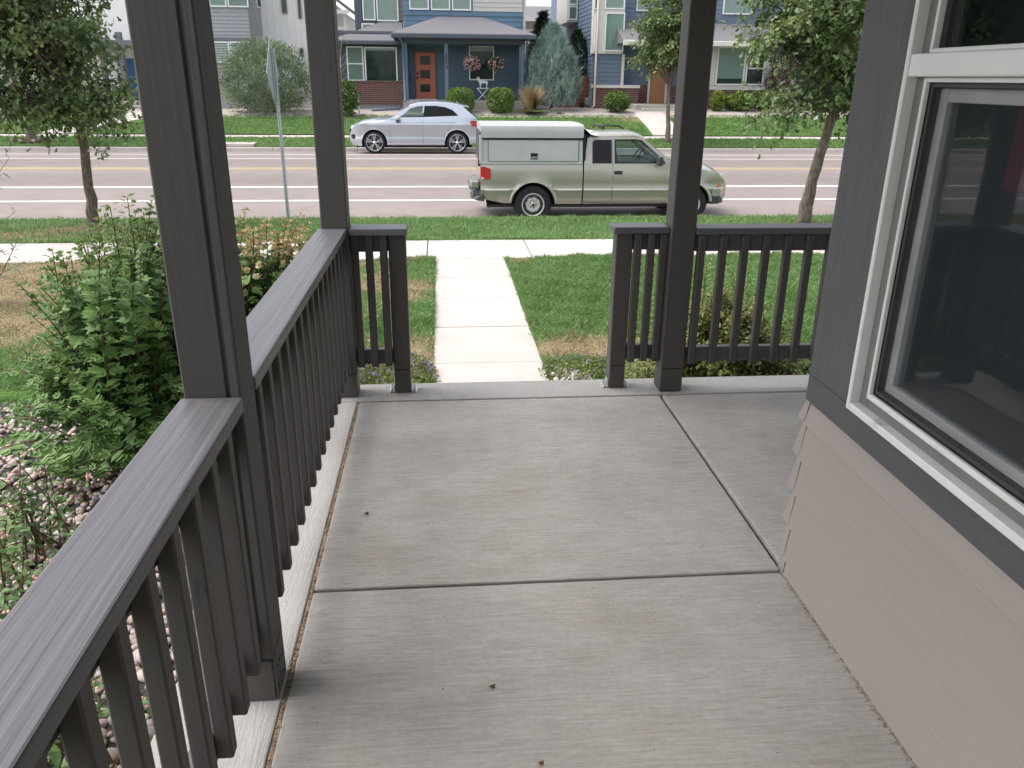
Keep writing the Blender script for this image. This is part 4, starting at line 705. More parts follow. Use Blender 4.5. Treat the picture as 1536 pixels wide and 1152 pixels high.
def brickmat():
    m = bpy.data.materials.new('brick'); m.use_nodes = True; nt = m.node_tree; N = nt.nodes; L = nt.links; b = N['Principled BSDF']; b.inputs['Roughness'].default_value = .9
    g = N.new('ShaderNodeNewGeometry'); sx = N.new('ShaderNodeSeparateXYZ'); L.new(g.outputs['Position'], sx.inputs[0]); ad = N.new('ShaderNodeMath'); L.new(sx.outputs['X'], ad.inputs[0]); L.new(sx.outputs['Y'], ad.inputs[1]); cb = N.new('ShaderNodeCombineXYZ'); L.new(ad.outputs[0], cb.inputs[0]); L.new(sx.outputs['Z'], cb.inputs[1])
    t = N.new('ShaderNodeTexBrick'); L.new(cb.outputs[0], t.inputs['Vector']); t.inputs['Scale'].default_value = 1; t.inputs['Brick Width'].default_value = .23; t.inputs['Row Height'].default_value = .085; t.inputs['Mortar Size'].default_value = .011
    t.inputs['Color1'].default_value = (.145, .055, .045, 1); t.inputs['Color2'].default_value = (.085, .038, .036, 1); t.inputs['Mortar'].default_value = (.20, .16, .145, 1); t.inputs['Bias'].default_value = -.1; L.new(t.outputs['Color'], b.inputs['Base Color'])
    bp = N.new('ShaderNodeBump'); bp.invert = True; bp.inputs['Strength'].default_value = .6; bp.inputs['Distance'].default_value = .01; L.new(t.outputs['Fac'], bp.inputs['Height']); L.new(bp.outputs[0], b.inputs['Normal']); M['brick'] = m
brickmat()
def R(px0, py0, px1, py1, Y):
    ym = (py0+py1)/2; xm = (px0+px1)/2
    return at(px0, ym, Y).x, at(px1, ym, Y).x, at(xm, py1, Y).z, at(xm, py0, Y).z
def lap(t, name, m, x0, x1, z0, z1, y, expo=.18, y1=None, side=None, xs=None):
    """lap siding as real steps; on a front (y fixed) or, with xs, on a side wall x = xs from y to y1"""
    b = MB(); z = z0
    while z < z1-.01:
        e = min(expo, z1-z)
        if xs is None: b.add([(x0, y-.022, z), (x1, y-.022, z), (x1, y-.004, z+e), (x0, y-.004, z+e), (x0, y, z), (x1, y, z)], [(0, 1, 2, 3), (4, 5, 1, 0)])
        else: s = side; b.add([(xs+s*.022, y, z), (xs+s*.022, y1, z), (xs+s*.004, y1, z+e), (xs+s*.004, y, z+e), (xs, y, z), (xs, y1, z)], [(0, 1, 2, 3), (4, 5, 1, 0)])
        z += e
    if xs is None: b.box(x0, x1, y, y+.12, z0, z1)
    else: b.box(min(xs, xs-side*.12), max(xs, xs-side*.12), y, y1, z0, z1)
    return b.build(name, m, t)
def fwin(t, x0, x1, z0, z1, y, shade='blind_grey', fm='window_white', fw_=.055, rails=(), mull=(), drop=1.0, label=None):
    """window proud of a front wall: frame > pane, blind"""
    b = MB(); o = y-.07; b.box(x0, x0+fw_, o, y, z0, z1); b.box(x1-fw_, x1, o, y, z0, z1); b.box(x0+fw_, x1-fw_, o+.001, y, z0, z0+fw_); b.box(x0+fw_, x1-fw_, o+.001, y, z1-fw_, z1)
    for r in rails: b.box(x0+fw_, x1-fw_, o+.004, y, r-fw_*.45, r+fw_*.45)
    for r in mull: b.box(r-fw_*.7, r+fw_*.7, o+.002, y, z0+fw_, z1-fw_)
    f = b.build('window', M[fm], t, label=label)
    MB().box(x0+fw_*.9, x1-fw_*.9, y-.036, y-.032, z0+fw_*.9, z1-fw_*.9).build('pane', M['far_glass'], f)
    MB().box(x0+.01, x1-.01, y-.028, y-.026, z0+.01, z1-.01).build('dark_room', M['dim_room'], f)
    if shade: MB().box(x0+.03, x1-.03, y-.031, y-.029, z1-(z1-z0)*drop+.03, z1-.03).build('blind', M[shade], f)
    return f
def hip(t, name, e0, e1, r0, r1, th=.10, ym=None):
    """lean-to hip roof: eave from e0 to e1, ridge against the wall from r0 to r1"""
    e0, e1, r0, r1 = map(Vector, (e0, e1, r0, r1)); yb = r0.y; bl, br = Vector((e0.x, yb, e0.z)), Vector((e1.x, yb, e1.z)); d = Vector((0, 0, -th))
    b = MB(); vs = [e0, e1, r1, r0, bl, br]; b.add(vs, [(0, 1, 2, 3), (4, 0, 3), (1, 5, 2)]); b.add([p+d for p in vs], [(3, 2, 1, 0), (3, 0, 4), (2, 5, 1)])
    b.add([e0, e1, e1+d, e0+d, bl, bl+d, br, br+d], [(0, 3, 2, 1), (4, 5, 3, 0), (1, 2, 7, 6)]); return b.build(name, M['shingle'], t)
# ---- blue house
bh = thing('blue_house', (0, 40.2, .2), 'dark blue house with an orange door, brick base and hip roofed porch', 'house')
YD, YP, YB = 40.2, 38.6, 39.5
xl, xr = at(605, 60, YP).x, at(785.5, 60, YP).x; zfl = at(640, 149.5, YD).z; zb = at(700, 56, YP).z; zbb = at(700, 65.5, YP).z
z0d = far_z(0, 39)-.1
lap(bh, 'siding', M['blue_siding'], xl+.02, xr-.05, zfl, 3.6, YD, .2)
ux0, ux1 = at(604.5, 20, YD).x, at(785, 20, YD).x
lap(bh, 'upper_siding', M['blue_bright'], ux0, ux1, 3.0, 7.5, YD-.03, .21)
b = MB(); b.box(xl-.1, xr+.06, YP-.05, YD-.05, z0d, zfl-.005); b.build('stoop', M['stoop_concrete'], bh, bevel=.02)
for k in range(4): b = MB(); b.box(at(640, 150, YP).x-.75, at(640, 150, YP).x+.95, YP-.35*(k+1), YP-.35*k-.055, z0d-.4, zfl-.17*(k+1)); b.build('step', M['stoop_concrete'], bh)
dx0, dx1, dz0, dz1 = R(624, 78.8, 653, 148, YD)
d = MB().box(dx0, dx1, YD-.06, YD-.02, dz0, dz1).build('door', M['orange_door'], bh, bevel=.006)
for (a0, a1) in ((84, 97), (105, 117.5), (126, 138)):
    q = R(630.5, a0, 645.5, a1, YD); fr = MB().box(q[0], q[1], YD-.068, YD-.058, q[2], q[3]).build('lite', M['dim_room'], d); MB().box(q[0]+.02, q[1]-.02, YD-.075, YD-.069, q[2]+.02, q[3]-.02).build('pane', M['far_glass'], d)
for a in (110, 116.5): q = at(626.3, a, YD); MB().lathe([(0, -.10), (.045, -.10), (.05, -.07), (.045, -.055)], (q.x, YD, q.z), 'y', 12).build('handle', M['black'], d)
for s in (dx0-.09, dx1): MB().box(s+.001, s+.089, YD-.05, YD-.0, dz0, dz1+.09).build('door_casing', M['navy_trim'], bh)
MB().box(dx0-.09, dx1+.089, YD-.052, YD, dz1+.002, dz1+.12).build('door_casing', M['navy_trim'], bh); MB().box(dx0-.05, dx1+.05, YD-.2, YD-.01, dz0-.05, dz0-.004).build('threshold', M['cream_trim'], bh)
q = R(614, 114, 618, 120, YD-.2); MB().box(q[0], q[1], YD-.12, YD-.02, q[2], q[3]).build('mailbox', M['navy_trim'], bh, bevel=.01)
fwin(bh, *R(703.4, 69, 741, 120.5, YD), YD-.02, shade='blind_pale', drop=.17, label='white framed porch window behind the hanging baskets')
for (a0, a1) in ((607, 611.5), (667, 672.3), (781.8, 786)):
    x0, x1 = at(a0, 100, YP).x, at(a1, 100, YP).x; pst = MB().box(x0, x1, YP-.02, YP+.15, zfl, zbb+.01).build('porch_column', M['slate_blue'], bh, bevel=.01)
    if a0 == 667:
        xm = (x0+x1)/2
        for k, ch in enumerate('5074'):
            cu = bpy.data.curves.new('house_number', 'FONT'); cu.body = ch; cu.size = .21; cu.extrude = .006; cu.align_x = 'CENTER'; cu.materials.append(M['black']); tmp = bpy.data.objects.new('tmp', cu); me = bpy.data.meshes.new_from_object(tmp); bpy.data.objects.remove(tmp); o = bpy.data.objects.new('house_number', me); C.objects.link(o); o.parent = pst
            o.rotation_euler = (math.pi/2, 0, 0); o.location = Vector((xm, YP-.028, at(669.5, 84.2+6.1*k, YP).z-.02))-ORG[bh.name]
MB().box(xl-.05, xr+.05, YP, YP+.14, zbb, zb).build('porch_beam', M['navy_trim'], bh); MB().box(xl-.04, xr+.04, YP+.142, YD-.03, zb-.09, zb-.04).build('porch_ceiling', M['navy_trim'], bh)
YE = 38.15; e0, e1 = at(587, 48.3, YE), at(804, 52.5, YE); ez = (e0.z+e1.z)/2; r0, r1 = at(657, 24.5, YD-.06), at(723, 24.3, YD-.06)
hip(bh, 'porch_roof', (e0.x, YE, ez), (e1.x, YE, ez), (r0.x, YD-.06, r0.z), (r1.x, YD-.06, r0.z))
g_ = MB(); g_.box(e0.x-.02, e1.x+.02, YE-.13, YE-.012, ez-.20, ez-.02); gt = g_.build('gutter', M['navy_trim'], bh, bevel=.02); MB().box(e0.x+.02, e1.x-.02, YE-.008, YD-.1, ez-.19, ez-.115).build('soffit', M['navy_trim'], bh)
MB().tube([(xl-.15, YE-.05, ez-.2), (xl-.02, YP-.08, ez-.42), (xl-.02, YP-.08, zfl+.05), (xl-.25, YP-.25, zfl-.35), (xl-1.5, YP-.6, far_z(-3, 38)+.08)], .05, 8).build('downspout', M['slate_blue'], bh)
MB().tube([(xr+.16, YE-.05, ez-.2), (xr+.13, YP-.08, ez-.36), (xr+.13, YP-.06, z0d+.2)], .045, 8).build('downspout', M['slate_blue'], bh)
# left bay
bx0, bx1 = at(505, 100, YB).x, at(604, 100, YB).x; zbt = at(560, 123, YB).z; zbo = at(560, 157, YB).z; zev = at(560, 61, YB).z
lap(bh, 'siding', M['navy_trim'], bx0, bx1, zbt+.05, zev+.4, YB, .2); MB().box(bx0-.02, bx1+.0, YB-.08, YB+.1, zbo, zbt).build('brick_base', M['brick'], bh); MB().box(bx0-.04, bx1, YB-.12, YB+.1, zbt+.002, zbt+.06).build('brick_sill', M['brick'], bh); MB().box(bx0, bx1, YB-.05, YB+.1, z0d-.4, zbo-.003).build('foundation', M['meter_grey'], bh)
w_ = R(520.7, 69.5, 545.7, 121.5, YB); fwin(bh, *w_, YB-.022, shade='blind_grey', rails=((w_[2]+w_[3])/2,)); fwin(bh, *R(547.4, 70.5, 596, 123, YB), YB-.022, shade='blind_pale', drop=.12, label='wide dark picture window above the brick base')
MB().box(bx1-.02, xl+.06, YB-.0, YD, z0d, zev+.4).build('return_wall', M['blue_siding'], bh); MB().box(bx0, bx0+.1, YB+.101, 48, z0d-.3, zev+.4).build('side_wall', M['navy_trim'], bh)
YE2 = 39.0; e0, e1 = at(503, 59.5, YE2), at(604, 60, YE2); r0, r1 = at(571, 33, YD+.3), at(603, 29, YD+.3)
hip(bh, 'bay_roof', (e0.x-.2, YE2, e0.z), (e1.x, YE2, e0.z), (r0.x, YD+.3, r0.z), (r1.x, YD+.3, r0.z)); MB().box(e0.x-.22, e1.x+.0, YE2-.12, YE2-.01, e0.z-.18, e0.z-.02).build('gutter', M['navy_trim'], bh, bevel=.02); MB().box(e0.x-.2, e1.x, YE2, YB+.1, e0.z-.17, e0.z-.11).build('soffit', M['navy_trim'], bh)
YT = 40.6; tx0, tx1 = at(533, 20, YT).x, at(604, 20, YT).x; MB().box(tx0, tx1, YT, YT+.12, 2.9, 7.5).build('tower_wall', M['navy_trim'], bh); MB().box(tx0, tx0+.12, YT+.121, 50, 2.9, 7.5).build('side_wall', M['navy_trim'], bh)
for a in ((543, -40, 562, 30.5), (564, -40, 597, 32), (543, 35, 562, 58)): fwin(bh, *R(*a, YT), YT, shade='blind_pale')
q = R(597.6, -40, 604, 31, YT); lap(bh, 'siding', M['brown_siding'], q[0], q[1], q[2], q[3], YT-.03, .2); MB().box(tx0-.03, tx0+.28, YT-.04, YT-.001, 2.9, 7.5).build('corner_board', M['navy_trim'], bh)
for a in ((613.5, -30, 643, 14.8), (646, -30, 675, 15.5), (677.7, -30, 706.4, 16)): fwin(bh, *R(*a, YD), YD-.052, shade='blind_pale')
q = R(709, -30, 784, 17.6, YD); lap(bh, 'siding', M['beige_siding'], q[0], q[1], q[2], q[3], YD-.054, .19); q = R(604.5, 17.8, 785, 24, YD); MB().box(q[0], q[1], YD-.075, YD-.053, q[2], q[3]).build('band', M['blue_bright'], bh); MB().box(ux1-.0, ux1+.1, YD-.08, YD+.12, 3.1, 7.5).build('corner_board', M['beige_siding'], bh)
MB().box(ux1+.0, ux1+.1, YD+.121, 52, .1, 7.5).build('side_wall', M['blue_bright'], bh); MB().box(tx0, ux1+.1, YD+.4, 52, 7.5, 7.6).build('roof', M['shingle'], bh)

# ---- far gable house between, and the house behind the gap
gb = thing('beige_house', (-6.5, 56, .3), 'pale beige gabled house showing in the gap left of the dark blue house', 'house'); YG = 56
p = lambda a, c: at(a, c, YG); x0, x1 = p(440, 40).x, p(519, 40).x
lap(gb, 'siding', M['beige_siding'], x0, x1, .0, p(505, 20).z, YG, .2); lap(gb, 'siding', M['beige_siding'], 0, 0, 0, p(505, 20).z, YG, .2, YG+9, 1, x1)
ez_, ap = p(505, 18).z, p(525, -6).z; MB().prism([(x1+.35, YG-.6, ez_), (x1-3.2, YG-.6, ez_+2.6), (x1-3.2, YG-.6, ez_+2.75), (x1+.4, YG-.6, ez_+.18)], (0, 11, 0)).build('roof', M['shingle'], gb); MB().prism([(x1-6.8, YG-.6, ez_), (x1-3.21, YG-.6, ez_+2.6), (x1-3.21, YG-.6, ez_+2.75), (x1-6.8, YG-.6, ez_+.18)], (0, 11, 0)).build('roof', M['shingle'], gb)
MB().prism([(x1, YG, ez_-.02), (x1-3.2, YG, ez_+2.55), (x1-6.5, YG, ez_-.02)], (0, .1, 0)).build('gable', M['beige_siding'], gb); MB().box(x0, x1+.3, YG-.62, YG-.5, ez_-.12, ez_+.1).build('fascia', M['white_paint'], gb); q = R(500, 40, 519, 45, YG); MB().box(q[0], q[1]+.1, YG-.10, YG-.03, q[2], q[3]).build('band', M['white_paint'], gb); MB().box(x1-.14, x1+.03, YG-.06, YG-.023, 0, ez_).build('corner_board', M['white_paint'], gb)
rh = thing('grey_house', (8, 60, .3), 'grey house with a wide grey roof and white eave behind the conifers', 'house'); YR = 60
x0, x1 = at(770, 40, YR).x, at(875, 40, YR).x; ez_ = at(810, 27, YR).z; MB().box(x0, x1, YR, YR+8, 0, ez_).build('wall', M['beige_siding'], rh)
MB().prism([(x0-.3, YR-.7, ez_), (x0-.3, YR+6, at(810, 9.5, YR+6).z), (x0-.3, YR+12, ez_)], (x1-x0+.6, 0, 0)).build('roof', M['shingle'], rh); MB().box(x0-.3, x1+.3, YR-.8, YR-.705, ez_-.25, ez_+.05).build('eave', M['white_paint'], rh); q = R(783, 28, 786, 46, YR); MB().box(q[0], q[1], YR-.08, YR-.01, q[2], q[3]).build('corner_board', M['white_paint'], rh); q = R(783, 44, 800, 47.5, YR); MB().box(q[0], q[1], YR-.1, YR-.01, q[2], q[3]).build('band', M['white_paint'], rh)
q = R(805, 29, 825, 44, YR); fwin(rh, *q, YR, shade='blind_grey')

# ---- slate blue house on the right
sh = thing('slate_blue_house', (11, 40.5, .4), 'slate blue house with white bay windows and brick base right of the conifers', 'house')
YS = 40.0; zbr = at(920, 132, YS).z; zb0 = far_z(9, 39)-.1; zsl = at(920, 127.5, YS).z
x0, x1 = at(891, 100, YS).x, at(935, 100, YS).x; xe = at(958, 140, YS).x
MB().box(x0, xe, YS, YS+.3, zb0-.4, zbr).build('brick_base', M['brick'], sh); MB().box(x0-.05, xe+.03, YS-.08, YS+.3, zbr+.002, zsl).build('band', M['cream_trim'], sh); lap(sh, 'siding', M['slate_blue'], x0, x1, zsl+.002, at(915, 81, YS).z, YS, .19)
q = R(890, -60, 937, 80.5, YS); bay = MB().box(q[0], q[1], YS-.12, YS+.3, q[2], q[3]).build('bay', M['cream_trim'], sh)
for a in ((907, 19, 936, 77, 'shade_green'), (908, -40, 938, 14, 'blind_pale')): fwin(sh, *R(*a[:4], YS-.12), YS-.122, shade=a[4])
for a in ((892, 22, 896.5, 76), (892, -40, 897, 14)): fwin(sh, *R(*a, YS-.12), YS-.121, shade=None, fw_=.04)
# receding side wall with its own bay
xs_ = at(891, 100, YS).x; lap(sh, 'siding', M['slate_blue'], 0, 0, zb0, 7.5, YS+.02, .19, 56, -1, xs_-.02)
yb0, yb1 = 45.0, 49.0; MB().box(xs_-.62, xs_-.05, yb0, yb1, at(850, 33, yb0).z, 7.5).build('side_bay', M['cream_trim'], sh)
zq0, zq1 = at(855, 30, yb0).z, at(855, 9, yb0).z
fwin(sh, xs_-.55, xs_-.08, zq0, zq1, yb0, shade='blind_grey', fw_=.06); fwin(sh, xs_-.55, xs_-.08, zq1+.05, 7.4, yb0, shade='shade_green', fw_=.06)
MB().tube([(x0+.05, YS-.18, 7.4), (x0+.05, YS-.18, zsl+.4), (x0+.04, YS-.2, zbr-.1), (x0+.04, YS-.2, zb0+.25), (x0-.12, YS-.35, zb0+.1), (x0-2.2, YS-1.5, far_z(8, 38.5)+.06)], .055, 8).build('downspout', M['downspout_tan'], sh); MB().box(at(932, 100, YS).x, at(936, 100, YS).x, YS-.05, YS-.024, zsl, at(930, 81, YS).z).build('corner_board', M['cream_trim'], sh)
YS2 = 40.8; lap(sh, 'siding', M['slate_blue'], x1-.02, at(1075, 100, YS2).x, zsl, 7.5, YS2, .19); MB().box(x1, at(1160, 100, YS2).x, YS2-.07, YS2+.1, zb0-.3, zsl-.002).build('brick_base', M['brick'], sh)
q = R(975, 60, 998, 155, YS2); d = MB().box(q[0], q[1], YS2-.15, YS2-.075, q[2], q[3]).build('door', M['tan_door'], sh); MB().box(q[0]+.12, q[1]-.12, YS2-.16, YS2-.151, q[2]+.45, q[3]-.3).build('door_panel', M['tan_door'], d); MB().box(q[0]-.1, q[0]-.002, YS2-.16, YS2-.07, q[2], q[3]+.1).build('door_casing', M['cream_trim'], sh); MB().box(q[1]+.002, q[1]+.1, YS2-.16, YS2-.07, q[2], q[3]+.1).build('door_casing', M['cream_trim'], sh)
MB().box(q[0]-.1, q[1]+.1, YS2-.5, YS2-.16, q[2]-.16, q[2]-.01).build('threshold', M['cream_trim'], sh); fwin(sh, *R(955, -20, 985, 17, YS2), YS2-.022, shade='blind_pale'); fwin(sh, *R(1085, -20, 1130, 22, YS2), YS2-.022, shade='blind_pale')
q = R(946, 156.5, 1035, 172, 39.6); MB().box(q[0], q[1], 38.6, YS2-.08, zb0-.4, at(980, 156.5, 39).z).build('stoop', M['stoop_concrete'], sh, bevel=.02)
for k in range(3): MB().box(at(990, 165, 38).x-.75, at(990, 165, 38).x+.85, 38.6-.36*(k+1), 38.6-.36*k-.004, zb0-.4, at(980, 156.5, 39).z-.17*(k+1)).build('step', M['stoop_concrete'], sh, bevel=.015)
for a in (1022,):
    q = R(a, 110, a+14, 156, 38.8); MB().box(q[0], q[1], 38.7, 39.15, at(a, 156, 39).z, q[3]).build('brick_pillar', M['brick'], sh); MB().box(q[0]-.04, q[1]+.04, 38.66, 39.19, q[3]+.002, q[3]+.08).build('pillar_cap', M['cream_trim'], sh)
YW = 39.6; q = R(1066, 62, 1158, 150, YW); MB().box(q[0], q[1], YW, YW+.2, q[2]-.4, at(1100, 135.5, YW).z).build('brick_base', M['brick'], sh); MB().box(q[0], q[1], YW-.05, YW+.2, at(1100, 135, YW).z, at(1100, 128.5, YW).z).build('band', M['cream_trim'], sh); MB().box(q[0], q[1], YW-.02, YW+.2, at(1100, 128, YW).z, at(1100, 62, YW).z).build('wall', M['cream_trim'], sh)
fwin(sh, *R(1074, 70, 1117, 128, YW), YW-.03, shade='shade_green', drop=.84, fw_=.07, label='big window with a pale green shade'); w_ = R(1118.5, 70, 1146.5, 128, YW); fwin(sh, *w_, YW-.03, shade=None, rails=((w_[2]+w_[3])/2-.1,), fw_=.07)
e0, e1 = at(935, 62, 38.4), at(1172, 62, 38.4); MB().box(e0.x, e1.x, 38.3, 38.42, e0.z-.16, e0.z+.06).build('eave', M['cream_trim'], sh, bevel=.02); MB().prism([(e0.x, 38.42, e0.z+.05), (e0.x, YS2-.03, at(1100, 36, YS2).z), (e0.x, YS2-.03, e0.z-.05), (e0.x, 38.42, e0.z-.05)], (e1.x-e0.x, 0, 0)).build('porch_roof', M['shingle'], sh)
q = R(1160, 70, 1190, 150, 40.6); MB().box(q[0], q[1]+3.5, 40.55, 40.7, zb0-.4, 4.2).build('stone_wall', M['grey_stone'], sh); q = R(1187, 74, 1193, 150, 39); MB().box(q[0], q[1], 38.9, 39.1, zb0-.3, q[3]).build('porch_column', M['cream_trim'], sh); MB().box(at(1075, 60, YS2).x+.01, 22, YS2-.0, YS2+.15, zsl, 7.2).build('upper_wall', M['slate_blue'], sh)
MB().box(xs_, 22, YS2+.4, 56, 7.5, 7.62).build('roof', M['shingle'], sh)

# ---- grey and white house on the left
wh_ = thing('grey_and_white_house', (-12, 41, .1), 'grey and white house with a blue door and striped blinds behind the silver bush', 'house')
YA = 40.0; zg = -.4; x0, x1 = at(300, 50, YA).x, at(386, 50, YA).x
lap(wh_, 'siding', M['grey_siding'], x0, x1, zg, 7.5, YA, .155); MB().box(at(376, 50, YA).x, x1+.02, YA-.06, YA-.023, zg, 7.5).build('corner_board', M['mid_grey'], wh_)
for a in ((318, 62.5, 345.5, 94, 'blind_grey'), (346.5, 62.5, 377, 94, 'blind_grey'), (312, -45, 338, 10.5, 'shade_green'), (340, -45, 371, 11, 'blind_grey')):
    f = fwin(wh_, *R(*a[:4], YA), YA-.022, shade=a[4])
    if a[1] > 0:
        q = R(*a[:4], YA)
        for k in range(7): z = q[3]-.1-k*(q[3]-q[2]-.15)/7; MB().box(q[0]+.05, q[1]-.05, YA-.0568, YA-.0535, z-.065, z).build('blind_stripe', M['curtain_white'], f)
MB().box(x0+.1, x1-.1, YA-.05, YA-.0235, at(345, 61, YA).z, at(345, 60, YA).z+.1).build('band', M['mid_grey'], wh_)
# bay return: oblique face with a narrow window, then white board wall running back
xe1 = at(394, 50, YA+1.6).x; ybk = YA+1.6; n_ = Vector((xe1-x1, ybk-YA, 0)); L_ = n_.length; n_.normalize(); pr = Vector((n_.y, -n_.x, 0))
b = MB(); z = zg
while z < 7.5: b.add([Vector((x1, YA, z))+pr*.02, Vector((xe1, ybk, z))+pr*.02, Vector((xe1, ybk, z+.155))+pr*.004, Vector((x1, YA, z+.155))+pr*.004], [(0, 1, 2, 3)]); z += .155
b.build('bay_side', M['grey_siding'], wh_)
for (za, zb_) in ((at(388, 94, YA+.8).z, at(388, 64, YA+.8).z), (at(388, 12, YA+.8).z, 7.2)):
    b = MB(); a0, a1 = Vector((x1, YA, 0))+n_*L_*.25+pr*.03, Vector((x1, YA, 0))+n_*L_*.9+pr*.03; b.prism([a0+Vector((0, 0, za)), a1+Vector((0, 0, za)), a1+Vector((0, 0, zb_)), a0+Vector((0, 0, zb_))], pr*.04); f = b.build('window', M['window_white'], wh_)
    a0, a1 = a0+n_*.07+pr*.042, a1-n_*.07+pr*.042; MB().prism([a0+Vector((0, 0, za+.07)), a1+Vector((0, 0, za+.07)), a1+Vector((0, 0, zb_-.07)), a0+Vector((0, 0, zb_-.07))], pr*.004).build('pane', M['dim_room'], f)
YV = 41.62; x0, x1 = at(385, 60, YV).x, at(470, 60, YV).x; MB().box(x0, x1, YV, YV+.15, zg, 7.5).build('white_wall', M['white_board'], wh_)
x = x0+.3
while x < x1: MB().box(x, x+.045, YV-.022, YV-.001, zg, 7.5).build('batten', M['white_board'], wh_); x += .30
for a in ((421.5, -30, 429.5, 20), (446, -30, 451, 28), (449.5, 72.5, 455.5, 85)):
    q = R(*a, YV); fwin(wh_, q[0], q[1], q[2], q[3], YV-.023, shade=None, fm='mid_grey', fw_=.05)
# entry part left of the bay
YN = 41.0; x0, x1 = at(135, 100, YN).x, at(305, 100, YN).x; MB().box(x0, x1, YN, YN+.15, zg, 7.5).build('entry_wall', M['white_board'], wh_); zst = at(190, 150, YN).z
for (a0, a1) in ((156, 161.5), (183.5, 191)): q = R(a0, 70, a1, 151, YN-.6); MB().box(q[0], q[1], YN-.8, YN-.5, q[2], q[3]+.6).build('porch_column', M['mid_grey'], wh_)
q = R(190, 88, 207, 149, YN); d = MB().box(q[0], q[1], YN-.09, YN-.02, q[2], q[3]).build('door', M['blue_door'], wh_, bevel=.01); MB().box(q[0]+.15, q[1]-.15, YN-.1, YN-.091, q[2]+.3, q[3]-.25).build('door_panel', M['blue_door'], d, bevel=.005); MB().box(q[0]-.1, q[0]-.002, YN-.1, YN, q[2], q[3]+.1).build('door_casing', M['mid_grey'], wh_); MB().box(x0, x1-.8, YN-1.0, YN-.01, q[3]+.45, q[3]+.75).build('porch_roof', M['mid_grey'], wh_)
b = MB(); b.box(at(150, 152, 39.8).x, at(225, 152, 39.8).x, 39.6, YN-.005, zg-.3, zst-.01); b.build('stoop', M['stoop_concrete'], wh_, bevel=.02)
for k in range(3): MB().box(at(172, 160, 39).x-.1*k, at(210, 160, 39).x-.05*k, 39.6-.38*(k+1), 39.6-.38*k-.003, zg-.3, zst-.19*(k+1)).build('step', M['stoop_concrete'], wh_, bevel=.015)
MB().box(at(135, 100, YN).x, x1, YN+.2, 52, 7.5, 7.6).build('roof', M['shingle'], wh_)
# entry walks across the street
def fwalk(name, pts0, pts1, label):
    t = thing(name, (pts0[0][0], pts0[0][1], 0), label, 'x'); del t['category']; t['kind'] = 'structure'; n = len(pts0)
    for i in range(n-1):
        (a, ya), (a1, _) = pts0[i], pts1[i]; (c, yc), (c1, _) = pts0[i+1], pts1[i+1]; z0, z1 = far_z(a, ya)+.05, far_z(c, yc)+.05
        MB().prism([(a, ya+.01, z0), (a1, ya+.01, z0), (c1, yc-.01, z1), (c, yc-.01, z1)], (0, 0, -.14)).build('concrete_slab', M['walk_concrete'], t)
ys_ = [33.66, 34.6, 35.5, 36.4, 37.3, 38.45]
fwalk('entry_walk', [(-15.5+(y-33.66)*.62, y) for y in ys_], [(-14.1+(y-33.66)*.68, y) for y in ys_], 'pale walk rising to the steps of the grey and white house'); fwalk('entry_walk', [(8.75, y) for y in ys_[:-1]+[37.5]], [(10.05, y) for y in ys_[:-1]+[37.5]], 'pale walk rising to the steps of the slate blue house')
MB().box(-8.9, -6.7, 30.38, 31.5, -1, far_z(-8, 31)+.05).build('carriage_pad', M['walk_concrete'], kind='structure')
# a further plain house far left, seen only in the window glass
fh = thing('pale_house', (-27, 41, -.2), 'pale grey house further left down the street', 'house'); lap(fh, 'siding', M['beige_siding'], -34, -20.5, -.4, 6.5, 41, .2); MB().prism([(-34.5, 40.4, 6.4), (-34.5, 46, 9.3), (-34.5, 52, 6.4)], (14.5, 0, 0)).build('roof', M['shingle'], fh)
for xx in (-32, -28.5, -24.5):
    for zz in (.6, 3.7): fwin(fh, xx, xx+1.6, zz, zz+1.6, 40.97, shade='blind_pale')

# ---- small things by the houses
bt = thing('folding_table', tuple(at(724, 148.5, 39.2)), 'small white folding table with crossed legs on the blue porch', 'table'); O = ORG[bt.name]; bt.location.z = O.z = zfl; ORG[bt.name] = O
MB().box(O.x-.28, O.x+.28, O.y-.18, O.y+.18, O.z+.52, O.z+.55).build('table_top', M['white_paint'], bt, bevel=.01)
for yy in (-.15, .15):
    for s in (-1, 1): MB().tube([O+Vector((-.24*s, yy+.012*s, .0)), O+Vector((.24*s, yy+.012*s, .52))], .016, 6).build('leg', M['white_paint'], bt)
me = bpy.data.meshes.new('dog_statue'); dv = [(0, 0, .26), (-.10, 0, .27), (-.20, 0, .27), (-.235, 0, .30), (.10, 0, .27), (.16, 0, .33), (.19, 0, .40), (.24, 0, .405), (.285, 0, .39)]; de = [(0, 1), (1, 2), (2, 3), (0, 4), (4, 5), (5, 6), (6, 7), (7, 8)]; dr_ = [.075, .07, .06, .02, .08, .058, .062, .05, .035]
for (sx, par, kx) in ((-.19, 2, -.03), (.10, 4, .0)):
    for s in (-1, 1): k = len(dv); dv += [(sx+kx*.3, s*.045, .16), (sx-kx*.4, s*.048, .08), (sx+.005, s*.048, .015), (sx+.04, s*.048, .012)]; de += [(par, k), (k, k+1), (k+1, k+2), (k+2, k+3)]; dr_ += [.036, .026, .024, .02]
for s in (-1, 1): k = len(dv); dv += [(.175, s*.045, .455), (.165, s*.055, .49)]; de += [(6, k), (k, k+1)]; dr_ += [.022, .01]
me.from_pydata(dv, de, []); dg = bpy.data.objects.new('dog_statue', me); C.objects.link(dg); dg.location = O+Vector((0, 0, .55)); dg.rotation_euler = (0, 0, math.pi); me.materials.append(M['white_paint'])
sk = dg.modifiers.new('skin', 'SKIN'); sk.use_smooth_shade = True
for i, v in enumerate(me.skin_vertices[0].data): v.radius = (dr_[i], dr_[i]); v.use_root = (i == 0)
